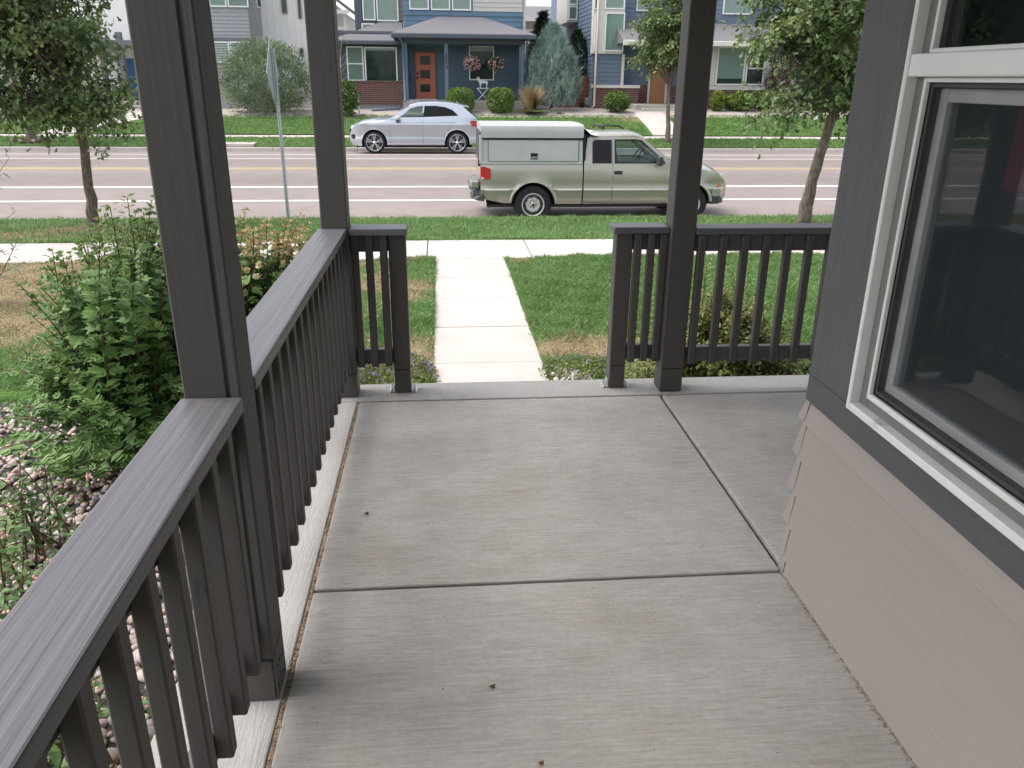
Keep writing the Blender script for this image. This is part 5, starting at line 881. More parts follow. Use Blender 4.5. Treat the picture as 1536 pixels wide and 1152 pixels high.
dg.modifiers.new('sub', 'SUBSURF').levels = 1; tag(dg, 'small white dog statue standing on the folding table', 'statue')
FL = ([(0, 0, 0), (-.5, .45, .1), (0, 1, .05), (.5, .45, .1)], [(0, 1, 2), (0, 2, 3)])
def rdir(n, up_=0.0): v = RNG.normal(0, 1, (n, 3)); v[:, 2] += up_; return v/np.linalg.norm(v, axis=1, keepdims=True)
def basket(c, petal, label, nf):
    t = thing('hanging_basket', c, label, 'flower basket', 'flower baskets hanging on the blue porch'); c = Vector(c)
    MB().lathe([(0, -.16), (.10, -.16), (.17, .0), (.18, .02), (.15, .01)], c, 'z', 14).build('pot', M['pot_brown'], t); b = MB()
    for k in range(3): q = k*2.1; b.tube([c+Vector((.16*math.cos(q), .16*math.sin(q), .02)), (c.x, c.y, zb-.3)], .006, 4)
    b.tube([(c.x, c.y, zb-.3), (c.x, c.y, zb-.08)], .008, 4); b.build('hanger', M['black'], t)
    n = 420; d = rdir(n, .2); Pp = np.array(c)+d*RNG.uniform(.14, .36, (n, 1))*np.array([1.05, .85, .8])+np.array([0, 0, -.02]); scatter('leaves', FL, Pp, rdir(n, .6), d+np.array([0, 0, -.4]), RNG.uniform(.05, .09, n), M['shrub_leaf'], t)
    n = nf; d = rdir(n, .1); d[:, 1] -= .4; Pp = np.array(c)+d*RNG.uniform(.24, .41, (n, 1))*np.array([1.05, .85, .8])+np.array([0, 0, -.06]); scatter('flowers', FL, Pp, d, rdir(n), RNG.uniform(.05, .08, n), M[petal], t)
basket(tuple(at(707.5, 93, 38.75)), 'petal_pink', 'hanging basket full of pink flowers left of the porch window', 300); basket(tuple(at(743.5, 95, 38.75)), 'petal_pink', 'greener hanging basket with fewer pink flowers right of the porch window', 110)
fn = thing('cedar_fence', tuple(at(880, 160, 41.0)), 'reddish cedar fence of horizontal boards between the blue conifer and the slate blue house', 'fence'); q = R(862, 114, 882, 163, 41.0)
for k in range(9): z = q[2]-.1+k*(q[3]-q[2]+.1)/9; MB().box(q[0]-.9, q[1], 41.0+.012*(k % 2), 41.03+.012*(k % 2), z+.012, z+(q[3]-q[2]+.1)/9-.012).build('board', M['cedar'], fn)
MB().box(q[1]-.08, q[1]+.02, 41.045, 41.13, q[2]-.2, q[3]+.03).build('fence_post', M['cedar'], fn)
gm = thing('gas_meter', tuple(at(882, 163, 40.7)), 'dark grey gas meter and pipes beside the cedar fence', 'meter'); O = ORG[gm.name]; MB().box(O.x-.18, O.x+.1, O.y-.1, O.y+.1, O.z+.15, O.z+.5).build('meter_body', M['meter_grey'], gm, bevel=.05, seg=2); MB().tube([O+Vector(p_) for p_ in ((.05, 0, 0), (.05, 0, .75), (.30, 0, .75))], .025, 6).build('pipe', M['meter_grey'], gm); MB().box(O.x-.42, O.x-.2, O.y-.1, O.y+.1, O.z-.02, O.z+.32).build('valve_box', M['black'], gm, bevel=.03)
st_ = MB(); q = at(538.5, 166, 37.2); st_.box(q.x-.035, q.x+.035, 37.17, 37.23, far_z(q.x, 37.2)-.1, at(538.5, 141.5, 37.2).z); tag(st_.build('garden_stake', M['white_paint'], org=(q.x, 37.2, far_z(q.x, 37.2))), 'thin pale garden stake left of the silver SUV roof', 'stake')
q = at(1222, 187, 36.3); st_ = MB().box(q.x-.09, q.x+.09, 36.2, 36.4, far_z(q.x, 36.3)-.1, far_z(q.x, 36.3)+.48).build('marker_post', M['white_paint'], org=(q.x, 36.3, far_z(q.x, 36.3)), bevel=.02); tag(st_, 'short white marker post behind the right street tree trunk', 'post')
# planters and bowls at the grey and white house
def pot(name, px, py, Y, prof, m, label, cat, plant=None):
    c = at(px, py, Y); t = thing(name, tuple(c), label, cat); MB().lathe(prof, c, 'z', 16).build('pot_body', M[m], t); MB().lathe([(0, prof[-1][1]-.03), (prof[-1][0]-.01, prof[-1][1]-.03)], c, 'z', 16).build('potting_soil', M['soil'], t); return t
pot('plant_pot', 167.5, 150.5, 40.2, [(0, 0), (.12, 0), (.16, .28), (.17, .3)], 'pot_brown', 'dark brown plant pot on the stoop of the grey and white house', 'pot'); pot('stone_tub', 183, 150.3, 40.1, [(0, 0), (.26, 0), (.28, .36), (.30, .38)], 'tan_stone', 'round tan stone tub left of the blue door', 'tub'); pot('terracotta_bowl', 159.5, 175, 37.9, [(0, 0), (.30, .02), (.42, .16), (.38, .30)], 'terracotta', 'wide terracotta bowl on the gravel beside the grey steps', 'bowl')
bw = thing('brick_planter', tuple(at(163, 169, 38.6)), 'low brick planter with tan coping left of the grey steps', 'planter'); O = ORG[bw.name]; MB().box(O.x-.55, O.x+.35, O.y, O.y+.5, O.z-.2, O.z+.30).build('brick_wall', M['terracotta'], bw); MB().box(O.x-.6, O.x+.4, O.y-.05, O.y+.55, O.z+.302, O.z+.38).build('coping', M['tan_stone'], bw)
for k in range(3): MB().box(O.x-.38+k*.3, O.x-.33+k*.3, O.y-.012, O.y-.001, O.z-.1, O.z+.3).build('joint', M['tan_stone'], bw)

# ---- street sign seen from its edge
sg = thing('street_sign', (-2.62, 13.95, -.78), 'street sign on a perforated metal post seen nearly edge on', 'sign'); O = ORG[sg.name]
pb, pt = Vector((-2.62, 13.95, -.8)), Vector((-2.60, 13.95, 2.10))
b = MB(); hw = .024
b.box(-2.62-hw, -2.62-hw+.004, 13.95-hw, 13.95+hw, -.9, 2.02); b.box(-2.62+hw-.004, -2.62+hw, 13.95-hw, 13.95+hw, -.9, 2.02); b.box(-2.62-hw+.0042, -2.62+hw-.0042, 13.95-hw, 13.95-hw+.004, -.9, 2.02); b.box(-2.62-hw+.0042, -2.62+hw-.0042, 13.95+hw-.004, 13.95+hw, -.9, 2.02); ps = b.build('sign_post', M['galvanised'], sg); b = MB()
for k in range(110): b.lathe([(0, -.0012), (.007, -.0012), (.007, .0), (0, .0)], (-2.62, 13.95-hw, -.75+k*.0254), 'y', 6, False)
o = b.build('post_holes', M['void'], ps); o['kind'] = 'stuff'
a = math.radians(91); dx, dy = math.cos(a), math.sin(a); cz = 1.64; h_ = .56; cc = Vector((-2.655, 13.95, cz))
MB().prism([cc+Vector((0, 0, h_)), cc+Vector((dx*h_, dy*h_, 0)), cc+Vector((0, 0, -h_)), cc+Vector((-dx*h_, -dy*h_, 0))], Vector((-dy, dx, 0))*.004).build('sign_plate', M['sign_back'], sg)
for zz in (1.2, 1.95): MB().lathe([(0, .0), (.016, 0), (.016, .03), (0, .03)], (-2.62-hw-.03, 13.95, zz), 'x', 8).build('bolt', M['steel'], sg)
# ------------------------------------------------------------------ plants
OAK_O = [(0, 0), (.20, .26), (.08, .40), (.34, .72), (0, 1)]
def leaf_template(half, fold=.12, droop=.15):
    """flat fan leaf with a midrib fold: outline of the right half from base to tip"""
    n = len(half); vs = []; fs = []
    for (x, y) in half: vs.append((0, y, -droop*y*y))
    for (x, y) in half: vs.append((x, y, fold*x-droop*y*y))
    for (x, y) in half: vs.append((-x, y, fold*x-droop*y*y))
    for i in range(n-1):
        for o, fl in ((n, False), (2*n, True)):
            a = (i, o+i, o+i+1), (i, o+i+1, i+1)
            for t in a: fs.append(t if not fl else t[::-1])
    return vs, fs
OAK = leaf_template(OAK_O, .15, .2)
VIB = leaf_template([(0, 0), (.26, .08), (.56, .46), (.25, .40), (.33, .70), (.14, .68), (0, 1.0)], .18, .22)
LAN = leaf_template([(0, 0), (.11, .25), (.12, .5), (.07, .8), (0, 1)], .15, .2)
OVA = leaf_template([(0, 0), (.22, .2), (.30, .45), (.2, .75), (0, 1)], .18, .2)
NARROW = ([(0, 0, 0), (-.13, .45, .04), (0, 1, 0), (.13, .45, .04)], [(0, 1, 2), (0, 2, 3)])
SMALL = ([(0, 0, 0), (-.3, .45, .06), (0, 1, 0), (.3, .45, .06)], [(0, 1, 2), (0, 2, 3)])
SMALL2 = ([(0, 0, 0), (-.30, .5, .08), (0, 1, -.05), (.30, .5, .08)], [(0, 1, 2), (0, 2, 3)])
OAKS = leaf_template([(0, 0), (.18, .2), (.10, .34), (.34, .55), (.18, .8), (0, 1)], .15, .2)
def rot_euler(D, N):
    D = Vector(D).normalized(); N = Vector(N); N = (N-D*N.dot(D)).normalized(); X = D.cross(N); return Matrix(((X.x, D.x, N.x), (X.y, D.y, N.y), (X.z, D.z, N.z))).to_euler()
def split_leaves(t, tmpl, P, N, D, S, m, nsel, name='leaf', mname='foliage'):
    """the nsel leaves that show largest become objects of their own, the rest one mass"""
    P, N, D, S = map(np.asarray, (P, N, D, S)); dist = np.linalg.norm(P-np.array(CAM), axis=1); key = S/dist
    # leaves on the camera side of the plant are the ones in view
    cen = P.mean(0); vdir = (cen-np.array(CAM)); vdir /= np.linalg.norm(vdir); depth = (P-cen)@vdir; key = key*(1-.35*(depth-depth.min())/(np.ptp(depth)+1e-6))
    rel = P-np.array(CAM); zc = rel@np.array(fw); px = F_PX*(rel@np.array(rt2))/zc; py = -F_PX*(rel@np.array(up2))/zc
    inside = (np.abs(px) < 790) & (np.abs(py) < 590); key = np.where(inside, key, 0)
    idx = np.argsort(-key); sel, rest = idx[:nsel], idx[nsel:]
    if len(rest): scatter(mname, tmpl, P[rest], N[rest], D[rest], S[rest], m, t)
    O = ORG[t.name]; me = bpy.data.meshes.new(name); me.from_pydata(tmpl[0], [], tmpl[1]); me.materials.append(m)
    for i in sel:
        o = bpy.data.objects.new(name, me); C.objects.link(o); o.parent = t; o.location = Vector(P[i])-O; o.rotation_euler = rot_euler(D[i], N[i]); s = float(S[i]); o.scale = (s, s, s)
def tree(name, label, base, trunk, r0, cen, rad, nl, tw, leaf, tmpl, m, group, nsel=0, pale=0, m2=None, clus=9, seed=1, low=(), holes=.34, bark='bark', spread=.17):
    rs = np.random.default_rng(seed); base = Vector(base); t = thing(name, tuple(base), label, 'tree', group); cen = np.array(cen, float); rad = np.array(rad, float)
    pts = [base+Vector((0, 0, -.1))]+[Vector(p) for p in trunk]; n = len(pts); rr = [r0*1.25]+[r0*(1-.55*i/(n-1)) for i in range(1, n)]
    fine = []; fr = []
    for i in range(n-1):
        for k in range(4): u = k/4; q = pts[i].lerp(pts[i+1], u); fine.append(q+Vector((rs.normal(0, r0*.08), rs.normal(0, r0*.08), 0))); fr.append((rr[i]*(1-u)+rr[i+1]*u)*(1+rs.normal(0, .04)))
    fine.append(pts[-1]); fr.append(rr[-1]); tr = MB().tube(fine, fr, 12).build('trunk', M[bark], t)
    b = MB(); P = []; N = []; D = []; S = []; pal = []
    top = pts[-1]; tips = []
    for k in range(nl):
        if k < len(low): tgt = np.array(low[k])
        else:
            d = rs.normal(0, 1, 3); d /= np.linalg.norm(d); d[2] = d[2]*.9+.1; tgt = cen+d*rad*rs.uniform(.55, .95)
        u = rs.uniform(.35, 1) if k >= len(low) else .25; j = int(u*(len(fine)-1)*.55+(len(fine)-1)*.45); st = fine[j]
        mid = st.lerp(Vector(tgt), .5)+Vector((0, 0, .12*rad[2])); lp = [st, st.lerp(mid, .55)+Vector(rs.normal(0, .05, 3)), mid, mid.lerp(Vector(tgt), .5)+Vector(rs.normal(0, .06, 3)), Vector(tgt)]
        lr = r0*.30; b.tube(lp, [lr, lr*.75, lr*.5, lr*.3, lr*.12], 6)
        for q in range(tw):
            u = rs.uniform(.25, 1.05); a = lp[min(3, int(u*4))].lerp(lp[min(4, int(u*4)+1)], (u*4) % 1); dd = rs.normal(0, 1, 3)+(np.array(tgt)-np.array(top))*.25; dd[2] = dd[2]*.6+rs.uniform(-.2, .35); dd /= np.linalg.norm(dd); e = a+Vector(dd)*rs.uniform(.2, .75)*min(1, rad[0]/1.8)
            rel = (np.array(e)-cen)/rad
            if rel@rel > 1.15 and k >= len(low): continue
            if math.sin(e.x*2.9+seed)*math.sin(e.y*2.3)*math.sin(e.z*3.1+seed) > holes: continue
            b.tube([a, a.lerp(e, .5)+Vector((0, 0, .03)), e], [lr*.14, lr*.1, lr*.05], 4, False)
            ispale = rs.uniform() < pale
            for c in range(clus):
                u2 = rs.uniform(.35, 1.05); p = np.array(a.lerp(e, u2))+rs.normal(0, spread*.35, 3); dl = np.array(dd)*.7+rs.normal(0, .8, 3); dl[2] -= .35; nn = rs.normal(0, .5, 3)+np.array([0, -.15, 1.0]); P.append(p); N.append(nn); D.append(dl); S.append(leaf*rs.uniform(.65, 1.25)); pal.append(ispale)
    b.build('limbs', M[bark], t)['kind'] = 'stuff'
    P, N, D, S, pal = map(np.array, (P, N, D, S, pal)); g = ~pal
    if nsel: split_leaves(t, tmpl, P[g], N[g], D[g], S[g], M[m], nsel)
    else: scatter('crown', tmpl, P[g], N[g], D[g], S[g], M[m], t)
    if pal.any(): scatter('pale_leaves', tmpl, P[pal], N[pal], D[pal], S[pal], M[m2], t)
    return t
G_T = 'young oaks along the street'
tree('street_tree', 'leaning oak with furrowed trunk in the near grass strip left of the nearest post', (-5.72, 13.7, -.76), [(-5.66, 13.6, -.1), (-5.54, 13.4, .75), (-5.6, 13.3, 1.8), (-5.9, 13.3, 3.2)], .088, (-6.25, 13.2, 2.65), (1.75, 1.9, 2.15), 60, 38, .098, OAK, 'oak_leaf', G_T, 250, .16, 'oak_leaf_pale', 10, 3, [(-6.8, 12.9, 1.25), (-5.0, 12.9, .95), (-6.2, 12.6, 1.05), (-5.2, 13.6, .95), (-4.75, 13, 1.5), (-7.3, 13, 1.3), (-6.6, 13.4, 1.2), (-5.8, 12.7, 1.1), (-4.9, 12.8, 1.1), (-7.0, 12.8, 1.2)], holes=.5)
tree('street_tree', 'oak in the near grass strip right of the truck with pale drooping sprays', (6.37, 13.7, -.76), [(6.36, 13.55, 0), (6.45, 13.4, .9), (6.6, 13.3, 1.8), (6.5, 13.3, 3.4)], .105, (6.35, 13.2, 3.0), (1.75, 1.9, 1.95), 66, 42, .098, OAK, 'oak_leaf', G_T, 250, .14, 'oak_leaf_pale', 10, 8, [(5.05, 12.7, 1.15), (7.1, 12.8, 1.35), (7.2, 13.6, 1.1), (6.7, 12.7, 1.7), (4.7, 13.2, 2.3), (6.9, 13, 1.3), (6.1, 12.9, 1.4), (5.5, 13, 1.5), (7.4, 13, 1.6), (6.5, 13.9, 1.3)], holes=.42)
tree('street_tree', 'slim oak on the far grass strip beyond the truck hood', (8.75, 31.4, -.72), [(8.7, 31.4, .2), (8.6, 31.4, 1.4), (8.6, 31.4, 3.2)], .10, (8.35, 31.3, 3.35), (1.75, 1.4, 2.4), 34, 32, .15, SMALL2, 'oak_leaf', G_T, 0, .12, 'oak_leaf_pale', 11, 5, [], holes=.5)
tree('street_tree', 'tree in a brick ring on the far strip behind the left oak', (-14.7, 31.3, -.7), [(-14.75, 31.3, .3), (-14.9, 31.3, 1.6), (-15, 31.3, 4)], .15, (-15.0, 31.3, 4.2), (2.6, 2.2, 2.6), 22, 22, .2, SMALL2, 'oak_leaf', G_T, 0, 0, None, 10, 6)
rg = thing('brick_ring', (-14.7, 31.3, -.7), 'ring of small reddish edging bricks round a far tree trunk', 'edging'); me = None
for k in range(26):
    q = k*2*math.pi/26; o = MB().obox(Vector((-14.7, 31.3, -.60))+Vector((.64*math.cos(q), .42*math.sin(q), -.02)), (.065, 0, 0), (0, .04, 0), (0, 0, .05)).build('brick', M['edging_brick'] if k % 3 else M['tan_stone'], rg); o.rotation_euler = (0, 0, 0)
MB().lathe([(0, .03), (.55, .0)], (-14.7, 31.3, -.66), 'z', 24).build('bark_mulch', M['soil'], rg)
def shrub(name, label, cen, rad, n, leaf, tmpl, m, cat='shrub', group=None, shell=.55, upb=.25, stems=10, box=False, noise=.12, seed=1, m2=None, f2=0, rough=None, nbias=1.0):
    rs = np.random.default_rng(seed); cen = np.array(cen, float); rad = np.array(rad, float); zg_ = cen[2]-rad[2]; t = thing(name, (cen[0], cen[1], zg_), label, cat, group)
    d = rs.normal(0, 1, (n, 3)); d /= np.linalg.norm(d, axis=1, keepdims=True)
    if box: k = (np.abs(d[:, 0])**3+np.abs(d[:, 1])**3+np.abs(d[:, 2])**3)**(1/3); d = d/k[:, None]; d /= np.maximum(1, 0*k)[:, None]
    ang = np.arctan2(d[:, 1], d[:, 0]); bump = 1+noise*(np.sin(ang*5+seed)*np.sin(d[:, 2]*6+seed*2)+.6*np.sin(ang*11+d[:, 2]*9))
    r = (shell+(1-shell)*rs.uniform(0, 1, n)**.5)*bump; P = cen+d*rad*r[:, None]; k = P[:, 2] > zg_+.02; P, d = P[k], d[k]; n = len(P)
    N = d*nbias+rs.normal(0, .6, (n, 3))+np.array([0, 0, .4]); D = d*.6+rs.normal(0, .7, (n, 3)); D[:, 2] += upb; S = leaf*rs.uniform(.6, 1.25, n)
    b = MB()
    for k in range(stems): e = cen+rs.normal(0, .35, 3)*rad; b.tube([(cen[0]+rs.normal(0, .06), cen[1]+rs.normal(0, .06), zg_-.03), tuple((np.array([cen[0], cen[1], zg_])+e)/2+rs.normal(0, .03, 3)), tuple(e)], [.018, .012, .006], 5)
    b.build('stems', M['stem'], t)['kind'] = 'stuff'
    if m2: s2 = rs.uniform(0, 1, n)+(d[:, 2]*.3) > 1-f2; scatter('foliage', tmpl, P[~s2], N[~s2], D[~s2], S[~s2], M[m], t); scatter('new_growth', tmpl, P[s2], N[s2], D[s2], S[s2], M[m2], t)
    else: scatter('foliage', tmpl, P, N, D, S, M[m], t)
    return t
def fz(x, y): return far_z(x, y)+.02
G_B = 'clipped round shrubs in front of the blue porch'
for (px0, px1, pt, pbm, lab, sd_) in ((670, 711.5, 132, 172, 'clipped round boxwood left of the folding table, half behind the SUV roof', 21), (731, 771, 132, 179.5, 'clipped drum shaped boxwood right of the folding table', 22)):
    Yb = 37.6; x0, x1 = at(px0, 155, Yb).x, at(px1, 155, Yb).x; zt = at((px0+px1)/2, pt, Yb).z; z0 = fz((x0+x1)/2, Yb); shrub('boxwood', lab, ((x0+x1)/2, Yb, (zt+z0)/2), ((x1-x0)/2*.94, .62, (zt-z0)/2*.97), 6500, .075, SMALL, 'boxwood', group=G_B, shell=.86, box=True, noise=.04, seed=sd_, upb=.1)
# blue juniper built of upright sprays
SPRAY = ([(-.05, 0, 0), (.05, 0, 0), (0, 1, .10), (-.02, .2, .03), (-.22, .62, .08), (.02, .35, .0), (.24, .75, .1), (0, .15, -.02), (.03, .55, -.2), (0, .3, .03), (-.02, .72, .22)], [(0, 1, 2), (3, 4, 5), (3, 5, 6), (7, 8, 9), (7, 9, 10)])
def conifer(name, label, cen, hgt, rad, n, m, size, seed, group=None, prof=None, upb=1.2):
    rs = np.random.default_rng(seed); t = thing(name, cen, label, 'conifer', group); MB().tube([Vector(cen)+Vector((0, 0, -.1)), Vector(cen)+Vector((0, 0, hgt*.9))], [rad*.07, .02], 7).build('trunk', M['bark'], t)
    u = rs.uniform(0.02, 1, n)**.8; pr = prof or (lambda q: np.interp(q, [0, .12, .35, .6, .85, 1], [.80, .94, 1, .80, .36, .04])); a = rs.uniform(0, 2*np.pi, n); lob = 1+.10*np.sin(a*6+u*9+seed)+.07*np.sin(a*13-u*17)
    rr = rad*pr(u)*lob*(.45+.55*rs.uniform(0, 1, n)**.45); P = np.stack([cen[0]+rr*np.cos(a), cen[1]+rr*np.sin(a), cen[2]+u*hgt*.95], 1)
    D = np.stack([np.cos(a)*.55, np.sin(a)*.55, np.full(n, upb)], 1)+rs.normal(0, .22, (n, 3)); N = np.stack([np.cos(a), np.sin(a), np.zeros(n)], 1)+rs.normal(0, .3, (n, 3)); scatter('crown', SPRAY, P, N, D, size*np.where(rs.uniform(0, 1, n) < .2, rs.uniform(1.2, 1.9, n), rs.uniform(.6, 1.2, n)), M[m], t); return t
x0, x1 = at(786, 110, 38.6).x, at(871, 110, 38.6).x; z0 = fz(5.5, 38.6); conifer('blue_juniper', 'big blue green juniper with upright feathery sprays between the two houses', ((x0+x1)/2, 38.7, z0), at(833, 33, 38.6).z-z0, (x1-x0)/2*.97, 11000, 'juniper', .24, 31)
G_C = 'dark conifers behind the blue juniper'
conifer('spruce', 'dark pointed spruce behind the left side of the blue juniper', (at(814, 60, 46).x, 46, .3), at(812, 11, 46).z-.3, 1.5, 3600, 'dark_conifer', .26, 32, G_C, lambda q: np.interp(q, [0, .1, .9, 1], [1, 1, .14, .01]), .1); conifer('spruce', 'dark rounded conifer behind the right side of the blue juniper', (at(866, 60, 42.2).x, 42.2, .3), at(868, 41, 42.2).z-.3, .95, 3000, 'dark_conifer', .22, 33, G_C, None, .7)
# ornamental grass, tan
gt_ = thing('ornamental_grass', tuple(at(797, 180, 37.4)), 'tan plumed ornamental grass clump beside the blue juniper', 'grass clump'); O = ORG[gt_.name]; O.z = fz(O.x, 37.4); gt_.location.z = O.z; n = 900; a = RNG.uniform(0, 2*np.pi, n); ln = np.abs(RNG.normal(0, .26, n)); D = np.stack([np.cos(a)*ln, np.sin(a)*ln, np.ones(n)], 1); hh = RNG.uniform(.5, 1.3, n); S = np.stack([np.full(n, .022), hh, hh*.3], 1)
scatter('plumes', BL, np.array(O)+np.stack([np.cos(a)*.12*RNG.uniform(0, 1, n), np.sin(a)*.1, np.zeros(n)], 1), np.stack([np.cos(a), np.sin(a), 0*a], 1), D, S, M['grass_dry'], gt_)
n = 500; a = RNG.uniform(0, 2*np.pi, n); D = np.stack([np.cos(a)*.9, np.sin(a)*.9, np.ones(n)*.5], 1); hh = RNG.uniform(.4, .8, n); scatter('skirt', BL, np.array(O)+np.stack([np.cos(a)*.1, np.sin(a)*.1, 0*a], 1), np.stack([np.cos(a), np.sin(a), 0*a], 1), D, np.stack([np.full(n, .02), hh, hh], 1), M['spirea_leaf'], gt_)
# silver bush in front of the grey and white house
x0, x1 = at(334, 150, 37.6).x, at(468, 150, 37.6).x; z0 = fz(-9, 37.6)
shrub('silver_bush', 'huge silvery green bush in front of the grey and white house', ((x0+x1)/2, 37.7, z0+1.28), ((x1-x0)/2*1.02, 1.3, 1.42), 16000, .15, NARROW, 'silver_leaf', shell=.62, upb=.6, noise=.2, seed=41, stems=24)
n = 1100; a = RNG.uniform(0, 2*np.pi, n); rr = RNG.uniform(.2, 1, n); c_ = np.array([(x0+x1)/2, 37.7, z0+2.3]); o = bpy.data.objects['silver_bush']; scatter('top_shoots', NARROW, c_+np.stack([np.cos(a)*rr*1.55, np.sin(a)*rr*.9, .45-.75*rr**2+RNG.uniform(-.1, .3, n)], 1), rdir(n), np.stack([np.cos(a)*.4, np.sin(a)*.4, np.ones(n)], 1)+RNG.normal(0, .3, (n, 3)), RNG.uniform(.10, .2, n), M['silver_leaf'], o)
shrub('dark_bush', 'dark mounded bush behind the trunk in the brick ring', (-16.3, 38.4, fz(-16, 38.4)+.55), (1.3, .9, .7), 3500, .12, SMALL2, 'dark_conifer', seed=42)
def px_shrub(name, px0, px1, ptop, pbot, Y, n, leaf, m, label, seed, group=None, m2=None, f2=0, tmpl=None, noise=.12):
    tmpl = tmpl or SMALL2
    x0, x1 = at(px0, (ptop+pbot)/2, Y).x, at(px1, (ptop+pbot)/2, Y).x; zt = at((px0+px1)/2, ptop, Y).z; z0 = fz((x0+x1)/2, Y); return shrub(name, label, ((x0+x1)/2, Y, (zt+z0)/2), ((x1-x0)/2, (x1-x0)/2*.85, (zt-z0)/2), n, leaf, tmpl, m, group=group, seed=seed, m2=m2, f2=f2, noise=noise)
px_shrub('green_shrub', 906, 944, 138, 179, 37.7, 3200, .085, 'shrub_leaf', 'round dark green shrub before the brick base of the slate blue house', 51, m2='lime_leaf', f2=.08)
G_G = 'leafy shrubs under the big white framed window'
px_shrub('green_shrub', 1066, 1086, 136, 178, 38.0, 1500, .10, 'shrub_leaf', 'lime yellow shrub just right of the right porch post', 52, G_G, 'lime_leaf', .75); px_shrub('green_shrub', 1085, 1131, 138, 178, 38.2, 3000, .10, 'shrub_leaf', 'green shrub with yellow tips under the big white framed window', 53, G_G, 'lime_leaf', .30); px_shrub('green_shrub', 1131, 1176, 137, 179, 38.0, 3000, .10, 'shrub_leaf', 'greener shrub right of the yellow tipped one under the window', 54, G_G, 'lime_leaf', .12)
px_shrub('purple_shrub', 1150, 1214, 84, 165, 38.9, 4200, .10, 'purple_leaf', 'tall purple leaved shrub beside the pale porch column', 55, None, 'shrub_leaf', .10, noise=.25); px_shrub('dark_shrub', 1195, 1290, 100, 185, 38.6, 4500, .12, 'dark_conifer', 'dark spreading shrub behind the right street tree', 56, None, 'shrub_leaf', .2)
px_shrub('green_shrub', 505, 536, 122, 176, 36.8, 1100, .14, 'shrub_leaf', 'loose leafy shrub at the corner of the brick base', 57, noise=.25)
bt_ = thing('bare_tree', tuple(at(514, 165, 38.6)), 'thin leafless pale sapling at the left end of the blue house', 'tree'); O = ORG[bt_.name]; b = MB(); b.tube([O+Vector((0, 0, -.3)), O+Vector((.02, 0, 1.4)), O+Vector((.05, 0, 2.4))], [.03, .022, .012], 6); b.build('trunk', M['white_paint'] if False else M['tan_stone'], bt_); b = MB()
for k in range(16): z = 1.2+k*.11; q = k*2.4; l_ = .75-.02*k; b.tube([O+Vector((.03, 0, z)), O+Vector((.03+.5*l_*math.cos(q), .5*l_*math.sin(q), z+.32)), O+Vector((.03+.72*l_*math.cos(q+.2), .7*l_*math.sin(q), z+.75))], [.011, .007, .003], 4)
b.build('branches', M['tan_stone'], bt_)['kind'] = 'stuff'
px_shrub('low_plant', 822, 852, 170, 182, 37.3, 900, .07, 'shrub_leaf', 'low green plant at the foot of the blue juniper', 58)
# ---- planting by the porch: leafy stems with paired leaves
def leafy(name, label, base, tips, leaf, tmpl, m, m2, nsel, seed, group=None, step=.055, start=.22, stemmat='stem', m2from=.8, spread=.06, dense=()):
    rs = np.random.default_rng(seed); base = np.array(base, float); t = thing(name, tuple(base), label, 'shrub', group); b = MB(); P = []; N = []; D = []; S = []; A = []
    for tip in tips:
        tip = np.array(tip, float); root = base+np.array([rs.normal(0, spread), rs.normal(0, spread), -.03]); v = tip-root; side = rs.normal(0, .05, 3); L_ = np.linalg.norm(v); curve = np.array([0, 0, .18*np.hypot(v[0], v[1])])
        f = lambda u: root+v*u+side*math.sin(u*3.1)+curve*math.sin(u*math.pi)
        k = 7; b.tube([tuple(f(u)) for u in np.linspace(0, 1, k)], list(np.linspace(.0065, .0018, k)), 5, False)
        u = start; flip = 0
        isshoot = any(abs(tip[0]-q[0])+abs(tip[2]-q[2]) < 1e-6 for q in dense)
        while u < 1.01:
            p = f(min(u, 1)); tg = f(min(1.02, u+.03))-f(u-.03); tg /= np.linalg.norm(tg); sd = np.cross(tg, [0, 0, 1]); sd /= max(1e-6, np.linalg.norm(sd)); sd2 = np.cross(sd, tg); ax = sd if flip else sd*.5+sd2*.85; size = leaf*(1 if u < .8 else 1-1.6*(u-.8))*rs.uniform(.7, 1.2)
            for s in (-1, 1):
                dd = ax*s+tg*(.35+.7*max(0, u-.6))+rs.normal(0, .22, 3); dd[2] -= .25*(1-u)+.1; P.append(p+dd*.012); D.append(dd); N.append(np.array([0, 0, 1])+rs.normal(0, .28, 3)+tg*.3+np.array([0, -.18, 0])); S.append(size); A.append(u*L_ > m2from*L_ and tip[2] > base[2]+.55*1.2)
            flip ^= 1; u += step/L_*rs.uniform(.8, 1.2)*(.5 if isshoot and u > .55 else 1)
    b.build('stems', M[stemmat], t)['kind'] = 'stuff'; P, N, D, S, A = map(np.array, (P, N, D, S, A))
    split_leaves(t, tmpl, P[~A], N[~A], D[~A], S[~A], M[m], nsel)
    if A.any(): scatter('young_leaves', tmpl if nsel < 0 else LAN if False else tmpl, P[A], N[A], D[A], S[A]*.68, M[m2], t)
    return t
def dome(base, rx, ry, h, n, seed, lo=.12, top=1.0, pts=()):
    rs = np.random.default_rng(seed); out = list(pts)
    for k in range(n):
        a = rs.uniform(0, 2*math.pi); e = rs.uniform(0, 1)**.75*math.pi/2; r = rs.uniform(.72, 1.04); out.append((base[0]+rx*r*math.cos(a)*math.cos(e), base[1]+ry*r*math.sin(a)*math.cos(e), base[2]+max(lo, h*r*math.sin(e))))
    return out
vb = (-1.55, 3.95, -.36)
